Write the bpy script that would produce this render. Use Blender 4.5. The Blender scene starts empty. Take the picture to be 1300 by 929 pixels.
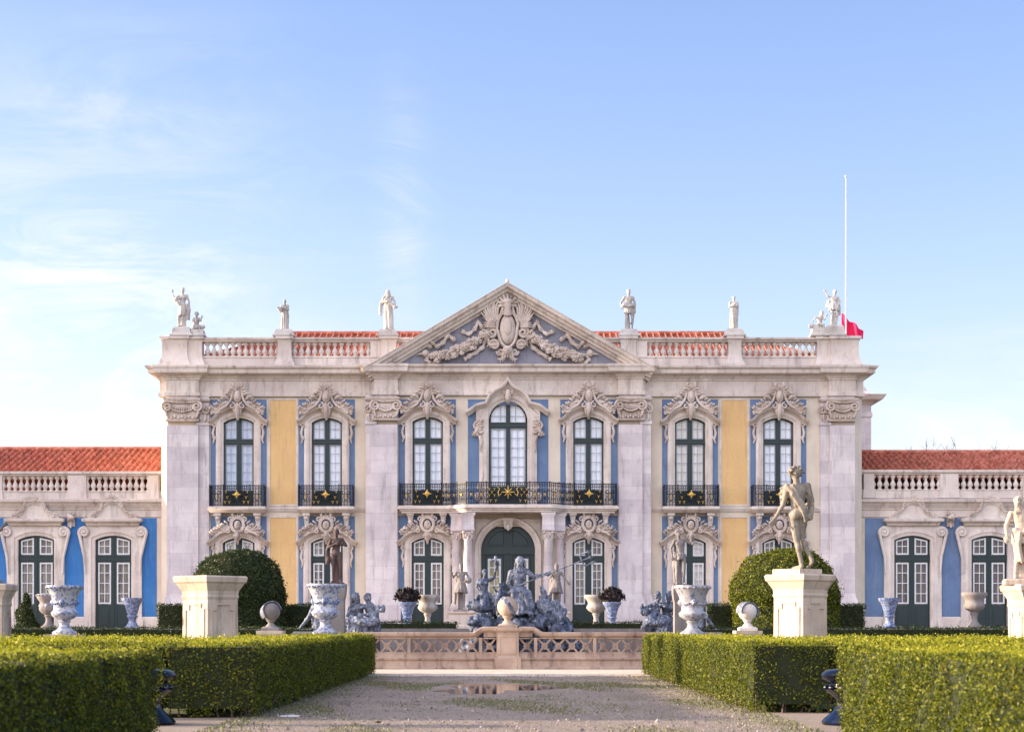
SUNE, SKYS, SKYEL, DUST, OZ, SKYSAT, EXPO = 5.0, .15, 9.0, 1.0, 2.0, 1.12, 1.31
SKYTINT = (1.12,.94,1.13,1)
CLOUDC = (3.4,3.25,3.45,1)
HAZE = .43
BACKA, BACKC = .40, (15.4,14.2,14.6,1)
import bpy, bmesh, math, random
import numpy as np
from mathutils import Vector, Matrix, Euler, noise
R = math.radians
random.seed(7)
scn = bpy.context.scene
col = scn.collection
# ------------------------------------------------------------------ object helpers
def kids(o): return list(o.children)
def tag(o, label=None, cat=None, group=None, kind=None):
    if label: o['label'] = label
    if cat: o['category'] = cat
    if group: o['group'] = group
    if kind: o['kind'] = kind
    return o
def empty(name, loc=(0, 0, 0), rz=0, label=None, cat=None, group=None, parent=None):
    o = bpy.data.objects.new(name, None); col.objects.link(o)
    o.location = loc; o.rotation_euler = (0, 0, rz)
    if parent: o.parent = parent
    return tag(o, label, cat, group)
def copy_tree(o, parent=None):
    c = o.copy(); col.objects.link(c)
    if parent: c.parent = parent
    for ch in o.children: copy_tree(ch, c)
    return c
def place(o, loc, rz=None, label=None, group=None, scale=None):
    o.location = loc
    if rz is not None: o.rotation_euler = (0, 0, rz)
    if scale is not None: o.scale = (scale,)*3 if not hasattr(scale, '__len__') else scale
    return tag(o, label, None, group)
# ------------------------------------------------------------------ mesh builder
class MB:
    def __init__(s): s.v = []; s.f = []
    def add(s, vs, fs, M=None):
        n = len(s.v)
        if M is not None: vs = [M @ Vector(v) for v in vs]
        s.v += [tuple(v) for v in vs]; s.f += [tuple(i+n for i in f) for f in fs]
    def box(s, x0, x1, y0, y1, z0, z1, M=None):
        s.add([(x0,y0,z0),(x1,y0,z0),(x1,y1,z0),(x0,y1,z0),(x0,y0,z1),(x1,y0,z1),(x1,y1,z1),(x0,y1,z1)],
              [(0,3,2,1),(4,5,6,7),(0,1,5,4),(1,2,6,5),(2,3,7,6),(3,0,4,7)], M)
    def prism(s, poly, y0, y1, M=None):          # polygon in x,z extruded along y
        n = len(poly)
        s.add([(x,y0,z) for x,z in poly]+[(x,y1,z) for x,z in poly],
              [tuple(range(n)), tuple(range(2*n-1,n-1,-1))]+[(i,i+n,(i+1)%n+n,(i+1)%n) for i in range(n)], M)
    def plan(s, poly, z0, z1, M=None):           # polygon in x,y extruded up
        n = len(poly)
        s.add([(x,y,z0) for x,y in poly]+[(x,y,z1) for x,y in poly],
              [tuple(range(n-1,-1,-1)), tuple(range(n,2*n))]+[(i,(i+1)%n,(i+1)%n+n,i+n) for i in range(n)], M)
    def loft(s, loops, M=None, cap=True):
        n = len(loops[0]); vs = [p for l in loops for p in l]; fs = []
        for k in range(len(loops)-1):
            a = k*n; b = a+n
            fs += [(a+i, a+(i+1)%n, b+(i+1)%n, b+i) for i in range(n)]
        if cap: fs += [tuple(range(n-1,-1,-1)), tuple(range(len(vs)-n, len(vs)))]
        s.add(vs, fs, M)
    def mould(s, x0, x1, yf, yb, prof, M=None):  # horizontal moulding: prof = (projection, z)
        s.loft([[(x0-d,yf-d,z),(x1+d,yf-d,z),(x1+d,yb,z),(x0-d,yb,z)] for d,z in prof], M)
    def block(s, prof, M=None, sx=1, sy=1, ch=0):  # square lathe: prof = (half width, z)
        L = []
        for h, z in prof:
            a, b = h*sx, h*sy; c = ch
            if ch: L.append([(-a+c,-b,z),(a-c,-b,z),(a,-b+c,z),(a,b-c,z),(a-c,b,z),(-a+c,b,z),(-a,b-c,z),(-a,-b+c,z)])
            else: L.append([(-a,-b,z),(a,-b,z),(a,b,z),(-a,b,z)])
        s.loft(L, M)
    def lathe(s, prof, seg=20, M=None, c=(0,0), lobes=8):   # prof = (radius, z[, lobe depth])
        L = []
        for q in prof:
            am = q[2] if len(q) > 2 else 0
            ring = []
            for k in range(seg):
                t = 2*math.pi*k/seg; r = q[0]*(1+am*abs(math.cos(lobes*t/2)))
                ring.append((c[0]+r*math.cos(t), c[1]+r*math.sin(t), q[1]))
            L.append(ring)
        s.loft(L, M)
    def tube(s, pts, rad, seg=8, M=None, flat=1.0):
        pts = [Vector(p) for p in pts]; n = len(pts)
        if not hasattr(rad, '__len__'): rad = [rad]*n
        L = []; up = None
        for i, p in enumerate(pts):
            t = (pts[min(i+1,n-1)]-pts[max(i-1,0)])
            t = t.normalized() if t.length > 1e-9 else Vector((0,0,1))
            if up is None:
                up = Vector((0,1,0)) if abs(t.y) < .9 else Vector((1,0,0))
            a = t.cross(up)
            if a.length < 1e-6: a = t.orthogonal()
            a.normalize(); b = a.cross(t).normalized(); up = b
            L.append([tuple(p + (a*math.cos(q)+b*math.sin(q)*flat)*max(rad[i],1e-4)) for q in [2*math.pi*k/seg for k in range(seg)]])
        s.loft(L, M)
    def ell(s, c, r, seg=10, rings=6, rot=None, M=None):
        if not hasattr(r, '__len__'): r = (r,r,r)
        q = Euler(rot).to_matrix() if rot else Matrix.Identity(3)
        vs = []; fs = []
        c = Vector(c)
        vs.append(tuple(c+q@Vector((0,0,-r[2]))))
        for k in range(1, rings):
            f = -math.pi/2+math.pi*k/rings
            for j in range(seg):
                t = 2*math.pi*j/seg
                vs.append(tuple(c+q@Vector((r[0]*math.cos(f)*math.cos(t), r[1]*math.cos(f)*math.sin(t), r[2]*math.sin(f)))))
        vs.append(tuple(c+q@Vector((0,0,r[2]))))
        for j in range(seg):
            fs.append((0, 1+(j+1)%seg, 1+j))
            e = len(vs)-1; b = 1+(rings-2)*seg
            fs.append((e, b+j, b+(j+1)%seg))
        for k in range(rings-2):
            a = 1+k*seg; b = a+seg
            fs += [(a+j, a+(j+1)%seg, b+(j+1)%seg, b+j) for j in range(seg)]
        s.add(vs, fs, M)
    def cap(s, p0, p1, r0, r1, seg=10):          # closed capsule as one lofted body
        p0, p1 = Vector(p0), Vector(p1); d = (p1-p0); L = d.length
        if L < 1e-6: s.ell(p0, r0, seg); return
        d.normalize(); pts = []; rr = []
        for k in range(4):
            a = math.pi/2*(k+.15)/4; pts.append(p0-d*r0*math.cos(a)); rr.append(r0*math.sin(a))
        pts.append(p0); rr.append(r0); pts.append(p1); rr.append(r1)
        for k in range(3,-1,-1):
            a = math.pi/2*(k+.15)/4; pts.append(p1+d*r1*math.cos(a)); rr.append(r1*math.sin(a))
        s.tube(pts, rr, seg)
    def sweep(s, path, sec, closed=False, M=None):   # path in x,z ; section (outward n, y)
        n = len(path); L = []
        P = [Vector(p) for p in path]
        for i in range(n):
            a = P[i]-P[i-1] if (i > 0 or closed) else P[1]-P[0]
            b = P[(i+1)%n]-P[i] if (i < n-1 or closed) else P[i]-P[i-1]
            a = a.normalized(); b = b.normalized()
            na = Vector((-a.y, a.x)); nb = Vector((-b.y, b.x))
            m = (na+nb).normalized(); k = 1/max(m.dot(na), .35)
            L.append([(P[i].x+m.x*o*k, y, P[i].y+m.y*o*k) for o, y in sec])
        if closed: L.append(L[0])
        s.loft(L, M, cap=not closed)
    def spiral(s, c, r, turns, a0, dirn, rad, y=0, tail=None, seg=6, M=None, n=14):
        pts = []; rr = []
        if tail:
            for p in tail: pts.append((p[0], y, p[1])); rr.append(rad*p[2] if len(p) > 2 else rad)
        for k in range(n+1):
            t = k/n; a = a0+dirn*turns*2*math.pi*t; q = r*(1-.82*t)
            pts.append((c[0]+q*math.cos(a), y-.02*t, c[1]+q*math.sin(a))); rr.append(rad*(1-.35*t))
        s.tube(pts, rr, seg, M)
    def build(s, name, mat, parent=None, smooth=False, label=None, loc=None, fix=True):
        me = bpy.data.meshes.new(name); me.from_pydata(s.v, [], s.f)
        me.materials.append(mat)
        if fix:
            b = bmesh.new(); b.from_mesh(me); bmesh.ops.recalc_face_normals(b, faces=b.faces); b.to_mesh(me); b.free()
        if smooth:
            me.polygons.foreach_set('use_smooth', [True]*len(me.polygons))
            if smooth != 'all': me.set_sharp_from_angle(angle=R(50))
        me.update()
        o = bpy.data.objects.new(name, me); col.objects.link(o)
        if parent: o.parent = parent
        if loc: o.location = loc
        if label: o['label'] = label
        return o
class Pieces(MB):
    """a builder whose pieces, divided by cut(), become objects of their own"""
    def __init__(s): super().__init__(); s.m = [(0,0)]
    def cut(s):
        if len(s.v) > s.m[-1][0]: s.m.append((len(s.v),len(s.f)))
    def build(s, name, mat, parent=None, smooth=False, label=None, loc=None, fix=True):
        s.cut(); o = None
        for (a,fa),(b,fb) in zip(s.m,s.m[1:]):
            q = MB(); q.v = s.v[a:b]; q.f = [tuple(i-a for i in f) for f in s.f[fa:fb]]
            o = q.build(name, mat, parent, smooth, label, loc, fix)
        return o
def T(x=0, y=0, z=0, rz=0, s=1, mx=False):
    m = Matrix.Translation((x,y,z)) @ Matrix.Rotation(rz,4,'Z') @ Matrix.Scale(s,4)
    if mx: m = m @ Matrix.Diagonal((-1,1,1,1))
    return m
def voxel(o, size, smooth=2, rough=0.0, scale=.08, stretch=None):
    """fuse the overlapping closed pieces of o into one continuous carved surface"""
    m = o.modifiers.new('fuse', 'REMESH'); m.mode = 'VOXEL'; m.voxel_size = size
    m2 = o.modifiers.new('soft', 'SMOOTH'); m2.iterations = smooth; m2.factor = .5
    dg = bpy.context.evaluated_depsgraph_get(); dg.update()
    me = bpy.data.meshes.new_from_object(o.evaluated_get(dg))
    mat = o.data.materials[0]; o.modifiers.clear(); o.data = me
    if not len(me.materials): me.materials.append(mat)
    if rough:
        n = len(me.vertices); co = np.empty(n*3, 'f'); me.vertices.foreach_get('co', co); co = co.reshape(-1,3)
        no = np.empty(n*3, 'f'); me.vertex_normals.foreach_get('vector', no); no = no.reshape(-1,3)
        st = stretch or (1,1,1)
        d = np.array([noise.noise(Vector((p[0]*st[0]/scale, p[1]*st[1]/scale, p[2]*st[2]/scale))) for p in co.tolist()], 'f')
        co += no*(d[:,None]*rough); me.vertices.foreach_set('co', co.reshape(-1))
    me.polygons.foreach_set('use_smooth', [True]*len(me.polygons)); me.update()
    return o
# ------------------------------------------------------------------ materials
def rgb(h):
    c = [int(h[i:i+2],16)/255 for i in (0,2,4)]
    return tuple((x/12.92 if x <= .04045 else ((x+.055)/1.055)**2.4) for x in c)+(1,)
class NT:
    def __init__(s, name):
        s.m = bpy.data.materials.new(name); s.m.use_nodes = True; s.t = s.m.node_tree; s.t.nodes.clear()
        s.out = s.n('ShaderNodeOutputMaterial'); s.b = s.n('ShaderNodeBsdfPrincipled'); s.l(s.b.outputs[0], s.out.inputs[0])
        s.geo = s.n('ShaderNodeNewGeometry')
    def n(s, ty, **k):
        x = s.t.nodes.new(ty)
        for a, v in k.items(): setattr(x, a, v)
        return x
    def l(s, a, b): s.t.links.new(a, b)
    def pos(s, sc=(1,1,1)):
        m = s.n('ShaderNodeMapping'); m.inputs['Scale'].default_value = sc; s.l(s.geo.outputs['Position'], m.inputs[0]); return m.outputs[0]
    def noise(s, vec, scale, det=4, rough=.6):
        x = s.n('ShaderNodeTexNoise'); x.inputs['Scale'].default_value = scale; x.inputs['Detail'].default_value = det
        x.inputs['Roughness'].default_value = rough; s.l(vec, x.inputs['Vector']); return x.outputs['Fac']
    def ramp(s, fac, stops):
        x = s.n('ShaderNodeValToRGB'); e = x.color_ramp.elements
        while len(e) < len(stops): e.new(.5)
        for q, (p, c) in zip(e, stops): q.position = p; q.color = c if hasattr(c,'__len__') else (c,c,c,1)
        s.l(fac, x.inputs[0]); return x.outputs[0]
    def mix(s, fac, a, b, mode='MIX'):
        x = s.n('ShaderNodeMix', data_type='RGBA', blend_type=mode)
        for i, v in ((0,fac),(6,a),(7,b)):
            if hasattr(v,'is_output') or isinstance(v, bpy.types.NodeSocket): s.l(v, x.inputs[i])
            else: x.inputs[i].default_value = v
        return x.outputs[2]
    def bump(s, h, st, dist=.02, prev=None):
        x = s.n('ShaderNodeBump'); x.inputs['Strength'].default_value = st; x.inputs['Distance'].default_value = dist
        s.l(h, x.inputs['Height'])
        if prev: s.l(prev, x.inputs['Normal'])
        s.l(x.outputs[0], s.b.inputs['Normal']); return x.outputs[0]
    def col(s, c): 
        if isinstance(c, bpy.types.NodeSocket): s.l(c, s.b.inputs['Base Color'])
        else: s.b.inputs['Base Color'].default_value = c
    def rough(s, r): s.b.inputs['Roughness'].default_value = r
def stone(name, c1, c2, dirt='6b6460', dirt_amt=.35, block=None, streak=True, bump=.3, fine=30):
    k = NT(name); p = k.pos()
    c = k.mix(k.ramp(k.noise(p, .9, 5), [(.35,0),(.65,1)]), rgb(c1), rgb(c2))
    c = k.mix(.5, c, k.ramp(k.noise(p, fine, 3), [(.3,(.82,.82,.82,1)),(.7,(1,1,1,1))]), 'MULTIPLY')
    if streak:
        d = k.noise(k.pos((2.2,2.2,.35)), 1.3, 6, .7)
        c = k.mix(k.ramp(d, [(.52,0),(.72,dirt_amt)]), c, rgb(dirt))
        d2 = k.noise(p, 3.2, 6, .75)
        c = k.mix(k.ramp(d2, [(.58,0),(.75,dirt_amt*.8)]), c, rgb(dirt))
    if block:
        bw, bh, mo, jc = block
        s = k.n('ShaderNodeSeparateXYZ'); k.l(k.geo.outputs['Position'], s.inputs[0])
        a = k.n('ShaderNodeMath', operation='ADD'); k.l(s.outputs[0], a.inputs[0]); k.l(s.outputs[1], a.inputs[1])
        q = k.n('ShaderNodeCombineXYZ'); k.l(a.outputs[0], q.inputs[0]); k.l(s.outputs[2], q.inputs[1])
        b = k.n('ShaderNodeTexBrick'); k.l(q.outputs[0], b.inputs['Vector'])
        b.inputs['Scale'].default_value = 1; b.inputs['Brick Width'].default_value = bw; b.inputs['Row Height'].default_value = bh
        b.inputs['Mortar Size'].default_value = mo; b.inputs['Mortar Smooth'].default_value = .3
        b.inputs['Color1'].default_value = (1,1,1,1); b.inputs['Color2'].default_value = (.80,.79,.82,1); b.inputs['Mortar'].default_value = (jc,jc,jc,1)
        b.inputs['Bias'].default_value = -.2
        c = k.mix(1.0, c, b.outputs['Color'], 'MULTIPLY')
    k.col(c); k.rough(.85)
    k.bump(k.noise(p, fine*.6, 4, .7), bump, .015)
    return k.m
STONE = stone('limestone', 'ddd4d2', 'c8bebf', '857b76', .6, (1.15,.62,.008,.72))
TRIM = stone('carved_limestone', 'ded3c9', 'c8bbb2', '776a62', .65, None)
ORN = stone('carved_ornament_stone', 'd6c8bd', 'b8a79b', '665850', .8, None, bump=.6, fine=22)
CORN = stone('weathered_cornice_stone', 'e0d4c9', 'cdbfb4', '6a5f58', .65, (1.7,5,.01,.75))
PLASTER = stone('cream_plaster', 'ddd0bd', 'cfc2b2', 'a1968a', .3, None, fine=50, bump=.12)
def paintwall(name, c1, c2, c3):
    k = NT(name); p = k.pos()
    c = k.mix(k.ramp(k.noise(p, .8, 5, .65), [(.35,0),(.65,1)]), rgb(c1), rgb(c2))
    c = k.mix(k.ramp(k.noise(k.pos((3,3,.5)), 1.4, 6, .7), [(.5,0),(.75,.45)]), c, rgb(c3))
    c = k.mix(k.ramp(k.noise(k.pos((5,5,.35)), 1.1, 7, .75), [(.54,0),(.70,.38)]), c, rgb('6f6a68'))
    c = k.mix(.5, c, k.ramp(k.noise(p, 9, 5, .7), [(.3,(.84,.84,.84,1)),(.7,(1,1,1,1))]), 'MULTIPLY')
    k.col(c); k.rough(.9); k.bump(k.noise(p, 45, 3), .15, .01); return k.m
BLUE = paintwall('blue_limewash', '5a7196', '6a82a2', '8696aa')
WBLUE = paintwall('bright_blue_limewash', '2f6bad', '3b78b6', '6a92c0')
YEL = paintwall('yellow_limewash', 'dfb980', 'd6b078', 'c6a47a')
GREYP = stone('grey_marble_panel', '90909c', '7b7c88', '5e5e6a', .5, (1.1,.8,.012,.6))
SPAL = stone('aged_pedestal_stone', 'd0bda8', 'b9a693', '5f5146', .8, None, fine=26)
BAL = stone('pinkish_old_stone', 'bfa893', '9c8576', '4c3b33', .9, (1.6,9,.012,.6), fine=24)
WHITEST = stone('white_marble_statue', 'cfc8c0', 'b0a79f', '5f5750', .85, None, fine=20)
def leadmat(name, dark, mid, pale):
    k = NT(name); p = k.pos()
    c = k.mix(k.ramp(k.noise(p, 4.5, 6, .75), [(.38,0),(.55,1)]), rgb(dark), rgb(mid))
    c = k.mix(k.ramp(k.noise(k.pos((1,1,.45)), 7.5, 7, .8), [(.5,0),(.62,.95)]), c, rgb(pale))
    k.col(c); k.rough(.7); k.bump(k.noise(p, 14, 5, .75), .8, .03); return k.m
LEAD = leadmat('grey_lead', '232833', '4b5467', '828ca1')
LEADL = leadmat('pale_weathered_lead', '333844', '686f80', 'a2a6b0')
BRONZE = stone('brown_lead', '5d4a45', '4a3a38', '2a2222', .6, None, fine=18)
GREYST = stone('grey_stone_statue', '8c8582', '746d6b', '4a4443', .6, None, fine=18)
def plain(name, c, rough=.5, metal=0, spec=None, coat=0):
    k = NT(name); p = k.pos()
    c0 = rgb(c); cc = k.mix(k.ramp(k.noise(p, 6, 5, .7), [(.3,0),(.75,1)]), c0, tuple(x*.75 for x in c0[:3])+(1,))
    k.col(cc); k.rough(rough); k.b.inputs['Metallic'].default_value = metal
    if coat: k.b.inputs['Coat Weight'].default_value = coat
    return k.m
GREEN = plain('dark_green_paint', '0c2b2d', .38)
SHADEW = plain('shaded_white_paint', 'a3abb9', .5)  # white glazing bars, with their shade put into the grey colour
WHITEP = plain('white_paint', 'd9dbdf', .45)
IRON = plain('black_iron', '1b1e24', .5, .4)
GOLD = plain('gilded_iron', 'dfbb68', .35, .8)
def curtain(name, c1, c2):
    k = NT(name)
    w = k.noise(k.pos((1,1,.05)), 9, 3)  # vertical stripes put the shading of folds into the colour
    k.col(k.mix(k.ramp(w, [(.35,0),(.65,1)]), rgb(c1), rgb(c2))); k.rough(.9); return k.m
CURT = curtain('white_curtain', 'f6f7fa', 'e6eaf2')
CURT2 = curtain('cool_curtain', 'd6dfec', 'b6c3d8')
CURT3 = curtain('cream_curtain', 'efeae0', 'd6cfc4')
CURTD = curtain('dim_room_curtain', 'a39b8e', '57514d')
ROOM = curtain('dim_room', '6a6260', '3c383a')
k = NT('window_glass'); k.t.nodes.remove(k.b)
g = k.n('ShaderNodeBsdfGlossy'); g.inputs['Roughness'].default_value = .03; tr = k.n('ShaderNodeBsdfTransparent'); tr.inputs[0].default_value = (.97,.98,1,1)
fr = k.n('ShaderNodeFresnel'); fr.inputs[0].default_value = 1.6
bm_ = k.n('ShaderNodeBump'); bm_.inputs['Strength'].default_value = .12; bm_.inputs['Distance'].default_value = .02
k.l(k.noise(k.pos(), 2.5, 2), bm_.inputs['Height']); k.l(bm_.outputs[0], g.inputs['Normal'])
ms = k.n('ShaderNodeMixShader'); k.l(fr.outputs[0], ms.inputs[0]); k.l(tr.outputs[0], ms.inputs[1]); k.l(g.outputs[0], ms.inputs[2]); k.l(ms.outputs[0], k.out.inputs[0])
GLASS = k.m
def tilemat(name, c1, c2, c3):
    k = NT(name); p = k.pos()
    v = k.n('ShaderNodeTexVoronoi'); v.inputs['Scale'].default_value = 3.6; k.l(p, v.inputs['Vector'])
    s = k.n('ShaderNodeSeparateColor'); k.l(v.outputs['Color'], s.inputs[0])
    c = k.mix(k.ramp(s.outputs[0], [(.1,0),(.9,1)]), rgb(c1), rgb(c2))
    c = k.mix(k.ramp(k.noise(p, 2, 6, .75), [(.5,0),(.68,.75)]), c, rgb(c3))
    k.col(c); k.rough(.85); k.bump(k.noise(p, 25, 4), .4, .02); return k.m
TILE = tilemat('clay_tile', 'cc8068', 'a4563f', '6f5a48')
def faience(name, base, blue, thr, scale):
    k = NT(name); p = k.pos()
    n1 = k.noise(p, scale, 5, .6); 
    c = k.mix(k.ramp(n1, [(thr-.03,0),(thr+.03,.85)]), rgb(base), rgb(blue))
    c = k.mix(k.ramp(k.noise(p, 5, 6, .75), [(.5,0),(.75,.6)]), c, rgb('8c8074'))
    k.col(c); k.rough(.3); k.bump(k.noise(p, 20, 3), .2, .01); return k.m
FAI = faience('blue_and_white_glaze', 'b7b7bb', '4c659c', .53, 10)
FAIG = faience('grey_white_glaze', 'a5a4a8', '5a688f', .56, 9)
FAIB = faience('blue_glaze', '8f9ab0', '3c568f', .50, 13)
def leafmat(name, cols, trans=.3):
    k = NT(name)
    c = k.ramp(k.geo.outputs['Random Per Island'], [(i/(len(cols)-1), rgb(q)) for i, q in enumerate(cols)])
    big = k.noise(k.pos((1,1,.35)), 1.6, 5)
    c = k.mix(k.ramp(k.noise(k.pos((1,1,.5)), 2.3, 6, .7), [(.57,0),(.70,.7)]), c, rgb('6b5a2c'))
    c = k.mix(k.ramp(big, [(.4,0),(.7,.35)]), c, rgb(cols[len(cols)//2]))
    k.col(c); k.rough(.55)
    k.b.inputs['Specular IOR Level'].default_value = .3
    t = k.n('ShaderNodeBsdfTranslucent'); k.l(c, t.inputs[0]); m = k.n('ShaderNodeMixShader'); m.inputs[0].default_value = trans
    k.l(k.b.outputs[0], m.inputs[1]); k.l(t.outputs[0], m.inputs[2]); k.l(m.outputs[0], k.out.inputs[0]); return k.m
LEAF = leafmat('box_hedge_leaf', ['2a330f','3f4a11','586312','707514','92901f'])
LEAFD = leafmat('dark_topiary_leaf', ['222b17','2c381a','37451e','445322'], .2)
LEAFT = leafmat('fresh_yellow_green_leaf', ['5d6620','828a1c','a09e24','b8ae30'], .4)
k = NT('hedge_inside_twigs'); k.col(k.mix(k.noise(k.pos(), 18, 3), rgb('151a0c'), rgb('2c3417'))); k.rough(1); TWIG = k.m
k = NT('glossy_cobalt_glaze'); k.col(k.mix(k.ramp(k.noise(k.pos(), 3, 3), [(.45,0),(.65,1)]), rgb('04060d'), rgb('0b1836'))); k.rough(.16); COB = k.m
k = NT('red_flag_cloth'); k.col(rgb('d4114f')); k.rough(.8); FLAG = k.m
BARK = plain('bare_bark', '6a564e', .9)
# ================================================================== THE PALACE
F = 2160.0; CX = 645.0; HY = 793.0; CZ = 1.6      # survey constants: focal length in photo pixels, eye height
def X(px, Y=80): return (px-CX)*Y/F
def Z(py, Y=80): return CZ+(HY-py)*Y/F
GZ = 1.45                                          # terrace level in front of the palace
def arch_pts(W, zs, rise, n=14):
    r = (W*W/4+rise*rise)/(2*rise); a = math.asin(min(1, W/2/r))
    if rise > W/2: a = math.pi-a
    return [(r*math.sin(t), zs+rise-r+r*math.cos(t)) for t in [-a+2*a*i/n for i in range(n+1)]]
def arch_path(W, zs, rise, n=14):
    return [(-W/2,0)]+arch_pts(W, zs, rise, n)+[(W/2,0)]
def holed_wall(mb, x0, x1, z0, z1, y, holes, depth=.35, rev=True, thick=None):
    xs = sorted({x0,x1}|{min(max(v,x0),x1) for h in holes for v in h[:2]}); zs = sorted({z0,z1}|{min(max(v,z0),z1) for h in holes for v in h[2:]})
    for a,b in zip(xs,xs[1:]):
        for c,d in zip(zs,zs[1:]):
            mx,mz = (a+b)/2,(c+d)/2
            if any(h[0]<mx<h[1] and h[2]<mz<h[3] for h in holes): continue
            mb.add([(a,y,c),(b,y,c),(b,y,d),(a,y,d)], [(0,1,2,3)])
    for h in holes:
        if not rev or h[0] < x0-.01 or h[1] > x1+.01: continue
        a,b,c,d = h
        if c < z0+1e-3:
            mb.add([(a,y,c),(a,y,d),(b,y,d),(b,y,c),(a,y+depth,c),(a,y+depth,d),(b,y+depth,d),(b,y+depth,c)],[(0,4,5,1),(1,5,6,2),(2,6,7,3)])
        else:
            mb.add([(a,y,c),(a,y,d),(b,y,d),(b,y,c),(a,y+depth,c),(a,y+depth,d),(b,y+depth,d),(b,y+depth,c)],[(0,4,5,1),(1,5,6,2),(2,6,7,3),(3,7,4,0)])
    t = thick or 0
    if t:   # edges of a raised panel
        mb.add([(x0,y,z0),(x1,y,z0),(x1,y,z1),(x0,y,z1),(x0,y+t,z0),(x1,y+t,z0),(x1,y+t,z1),(x0,y+t,z1)],[(0,4,5,1),(1,5,6,2),(2,6,7,3),(3,7,4,0)])
# ---- windows: origin at the sill centre, wall face at y = 0
def joinery(par_mat, name, parent, W, H, zs, rise, z_tr0, z_tr1, z_pan, edge=.1, mid=.22, y=.16, arch=True, t=.08):
    m = MB(); h = zs+(rise*.55 if arch else 0)
    m.box(-W/2-.02,-W/2+edge, y,y+t, 0,h); m.box(W/2-edge,W/2+.02, y,y+t, 0,h)
    m.box(-mid/2,mid/2, y-.02,y+t, .001,zs+rise)
    m.box(-.025,.025, y-.045,y-.02, .05,zs+rise-.05)
    m.box(-W/2+edge,-mid/2, y+.002,y+t-.002, 0,z_pan); m.box(mid/2,W/2-edge, y+.002,y+t-.002, 0,z_pan)
    for s in (-1,1):                                    # fielded panel at the foot of each leaf
        a,b = sorted((s*(mid/2+.07), s*(W/2-edge-.03)))
        if z_pan > .4:
            m.box(a,b, y-.02,y+.002, .14,z_pan-.12); m.box(a+.07,b-.07, y-.035,y-.02, .2,z_pan-.18)
    m.box(-W/2+.0,W/2-.0, y-.03,y+t-.01, z_tr0,z_tr1); m.box(-W/2,W/2, y-.07,y-.03, z_tr0+.05,z_tr0+.12)
    m.box(-W/2,W/2, y-.06,y-.03, z_tr1-.06,z_tr1-.02)
    if arch:
        m.sweep(arch_pts(W, zs, rise), [(.03,y),(-.09,y),(-.09,y+t),(.03,y+t)])
    return m.build(name, par_mat, parent)
def glazing(m, x0, x1, z0, z1, nx, nz, y=.17, b=.028, edge=.05, slope=0):
    """white glazing bars of one light; slope lifts the inner top corner (arched head)"""
    sl = lambda x: z1-(slope*abs(x-(x1 if x1 <= 0 else x0))/(x1-x0)) if slope else z1
    m.box(x0,x0+edge,y,y+.03,z0,sl(x0)); m.box(x1-edge,x1,y,y+.03,z0,sl(x1)); m.box(x0+edge,x1-edge,y,y+.03,z0,z0+edge)
    m.add([(x0+edge,y,sl(x0+edge)-edge),(x1-edge,y,sl(x1-edge)-edge),(x1-edge,y,sl(x1-edge)),(x0+edge,y,sl(x0+edge)),
           (x0+edge,y+.03,sl(x0+edge)-edge),(x1-edge,y+.03,sl(x1-edge)-edge),(x1-edge,y+.03,sl(x1-edge)),(x0+edge,y+.03,sl(x0+edge))],
          [(0,1,2,3),(4,7,6,5),(0,4,5,1),(2,6,7,3)])
    for i in range(1,nx):
        x = x0+(x1-x0)*i/nx; m.box(x-b/2,x+b/2,y+.003,y+.027,z0+edge,sl(x)-edge)
    for i in range(1,nz):
        z = z0+(z1-z0)*i/nz; m.box(x0+edge,x1-edge,y+.005,y+.025,z-b/2,z+b/2)
def panes(parent, W, zs, rise, mat_c, yg=.2, yc=.27, z0=0, name='curtain'):
    m = MB(); m.add([(x,yg,z) for x,z in [(-W/2,z0)]+arch_pts(W,zs,rise)+[(W/2,z0)]], [tuple(range(17))]); m.build('pane', GLASS, parent, fix=False)
    c = MB(); n = 40; L0 = []; L1 = []
    for i in range(n+1):
        x = -W/2-.15+(W+.3)*i/n; y = yc+.02*math.sin(i*1.9)+.015*math.sin(i*.7); L0.append((x,y,z0)); L1.append((x,y,zs+rise+.1))
    c.add(L0+L1, [(i,i+1,i+n+2,i+n+1) for i in range(n)]); c.build(name, mat_c, parent, smooth='all', fix=False)
def surround(parent, W, zs, rise, wid, sec=None, mat=None, name='stone_surround', extra=None):
    m = MB(); s = wid
    sec = sec or [(-.02,.17),(-.02,-.02),(.03,-.05),(.08*s/.35,-.05),(.10*s/.35,-.10),(.22*s/.35,-.13),(.30*s/.35,-.13),(s,-.08),(s,.03)]
    m.sweep(arch_path(W, zs, rise), sec)
    m.box(-W/2-wid-.05,-W/2+.01,-.16,.02,0,.35); m.box(W/2-.01,W/2+wid+.05,-.16,.02,0,.35)
    if extra: extra(m)
    return m.build(name, mat or TRIM, parent, smooth=True)
def leafspray(m, x, z, ang, L, w, y=-.2, M=None, curl=.5):
    """acanthus leaf: tapering curled tube with side lobes"""
    pts=[]; rr=[]
    for i in range(6):
        t=i/5; a=ang+curl*t*t*1.8; x+=math.cos(a)*L/5; z+=math.sin(a)*L/5
        pts.append((x,y-.06*math.sin(t*3.1),z)); rr.append(w*(.5+1.1*math.sin(t*2.6+.3))*.6)
    m.tube(pts, rr, 6, M)
    for i in (1,2,3,4):
        for s in (-1,1):
            a = ang+curl*i/5+s*1.0
            p = pts[i]; m.ell((p[0]+math.cos(a)*w*1.1, p[1], p[2]+math.sin(a)*w*1.1), (w*.75,w*.5,w*.38), 6,4, rot=(0,-a,0), M=M)
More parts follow.
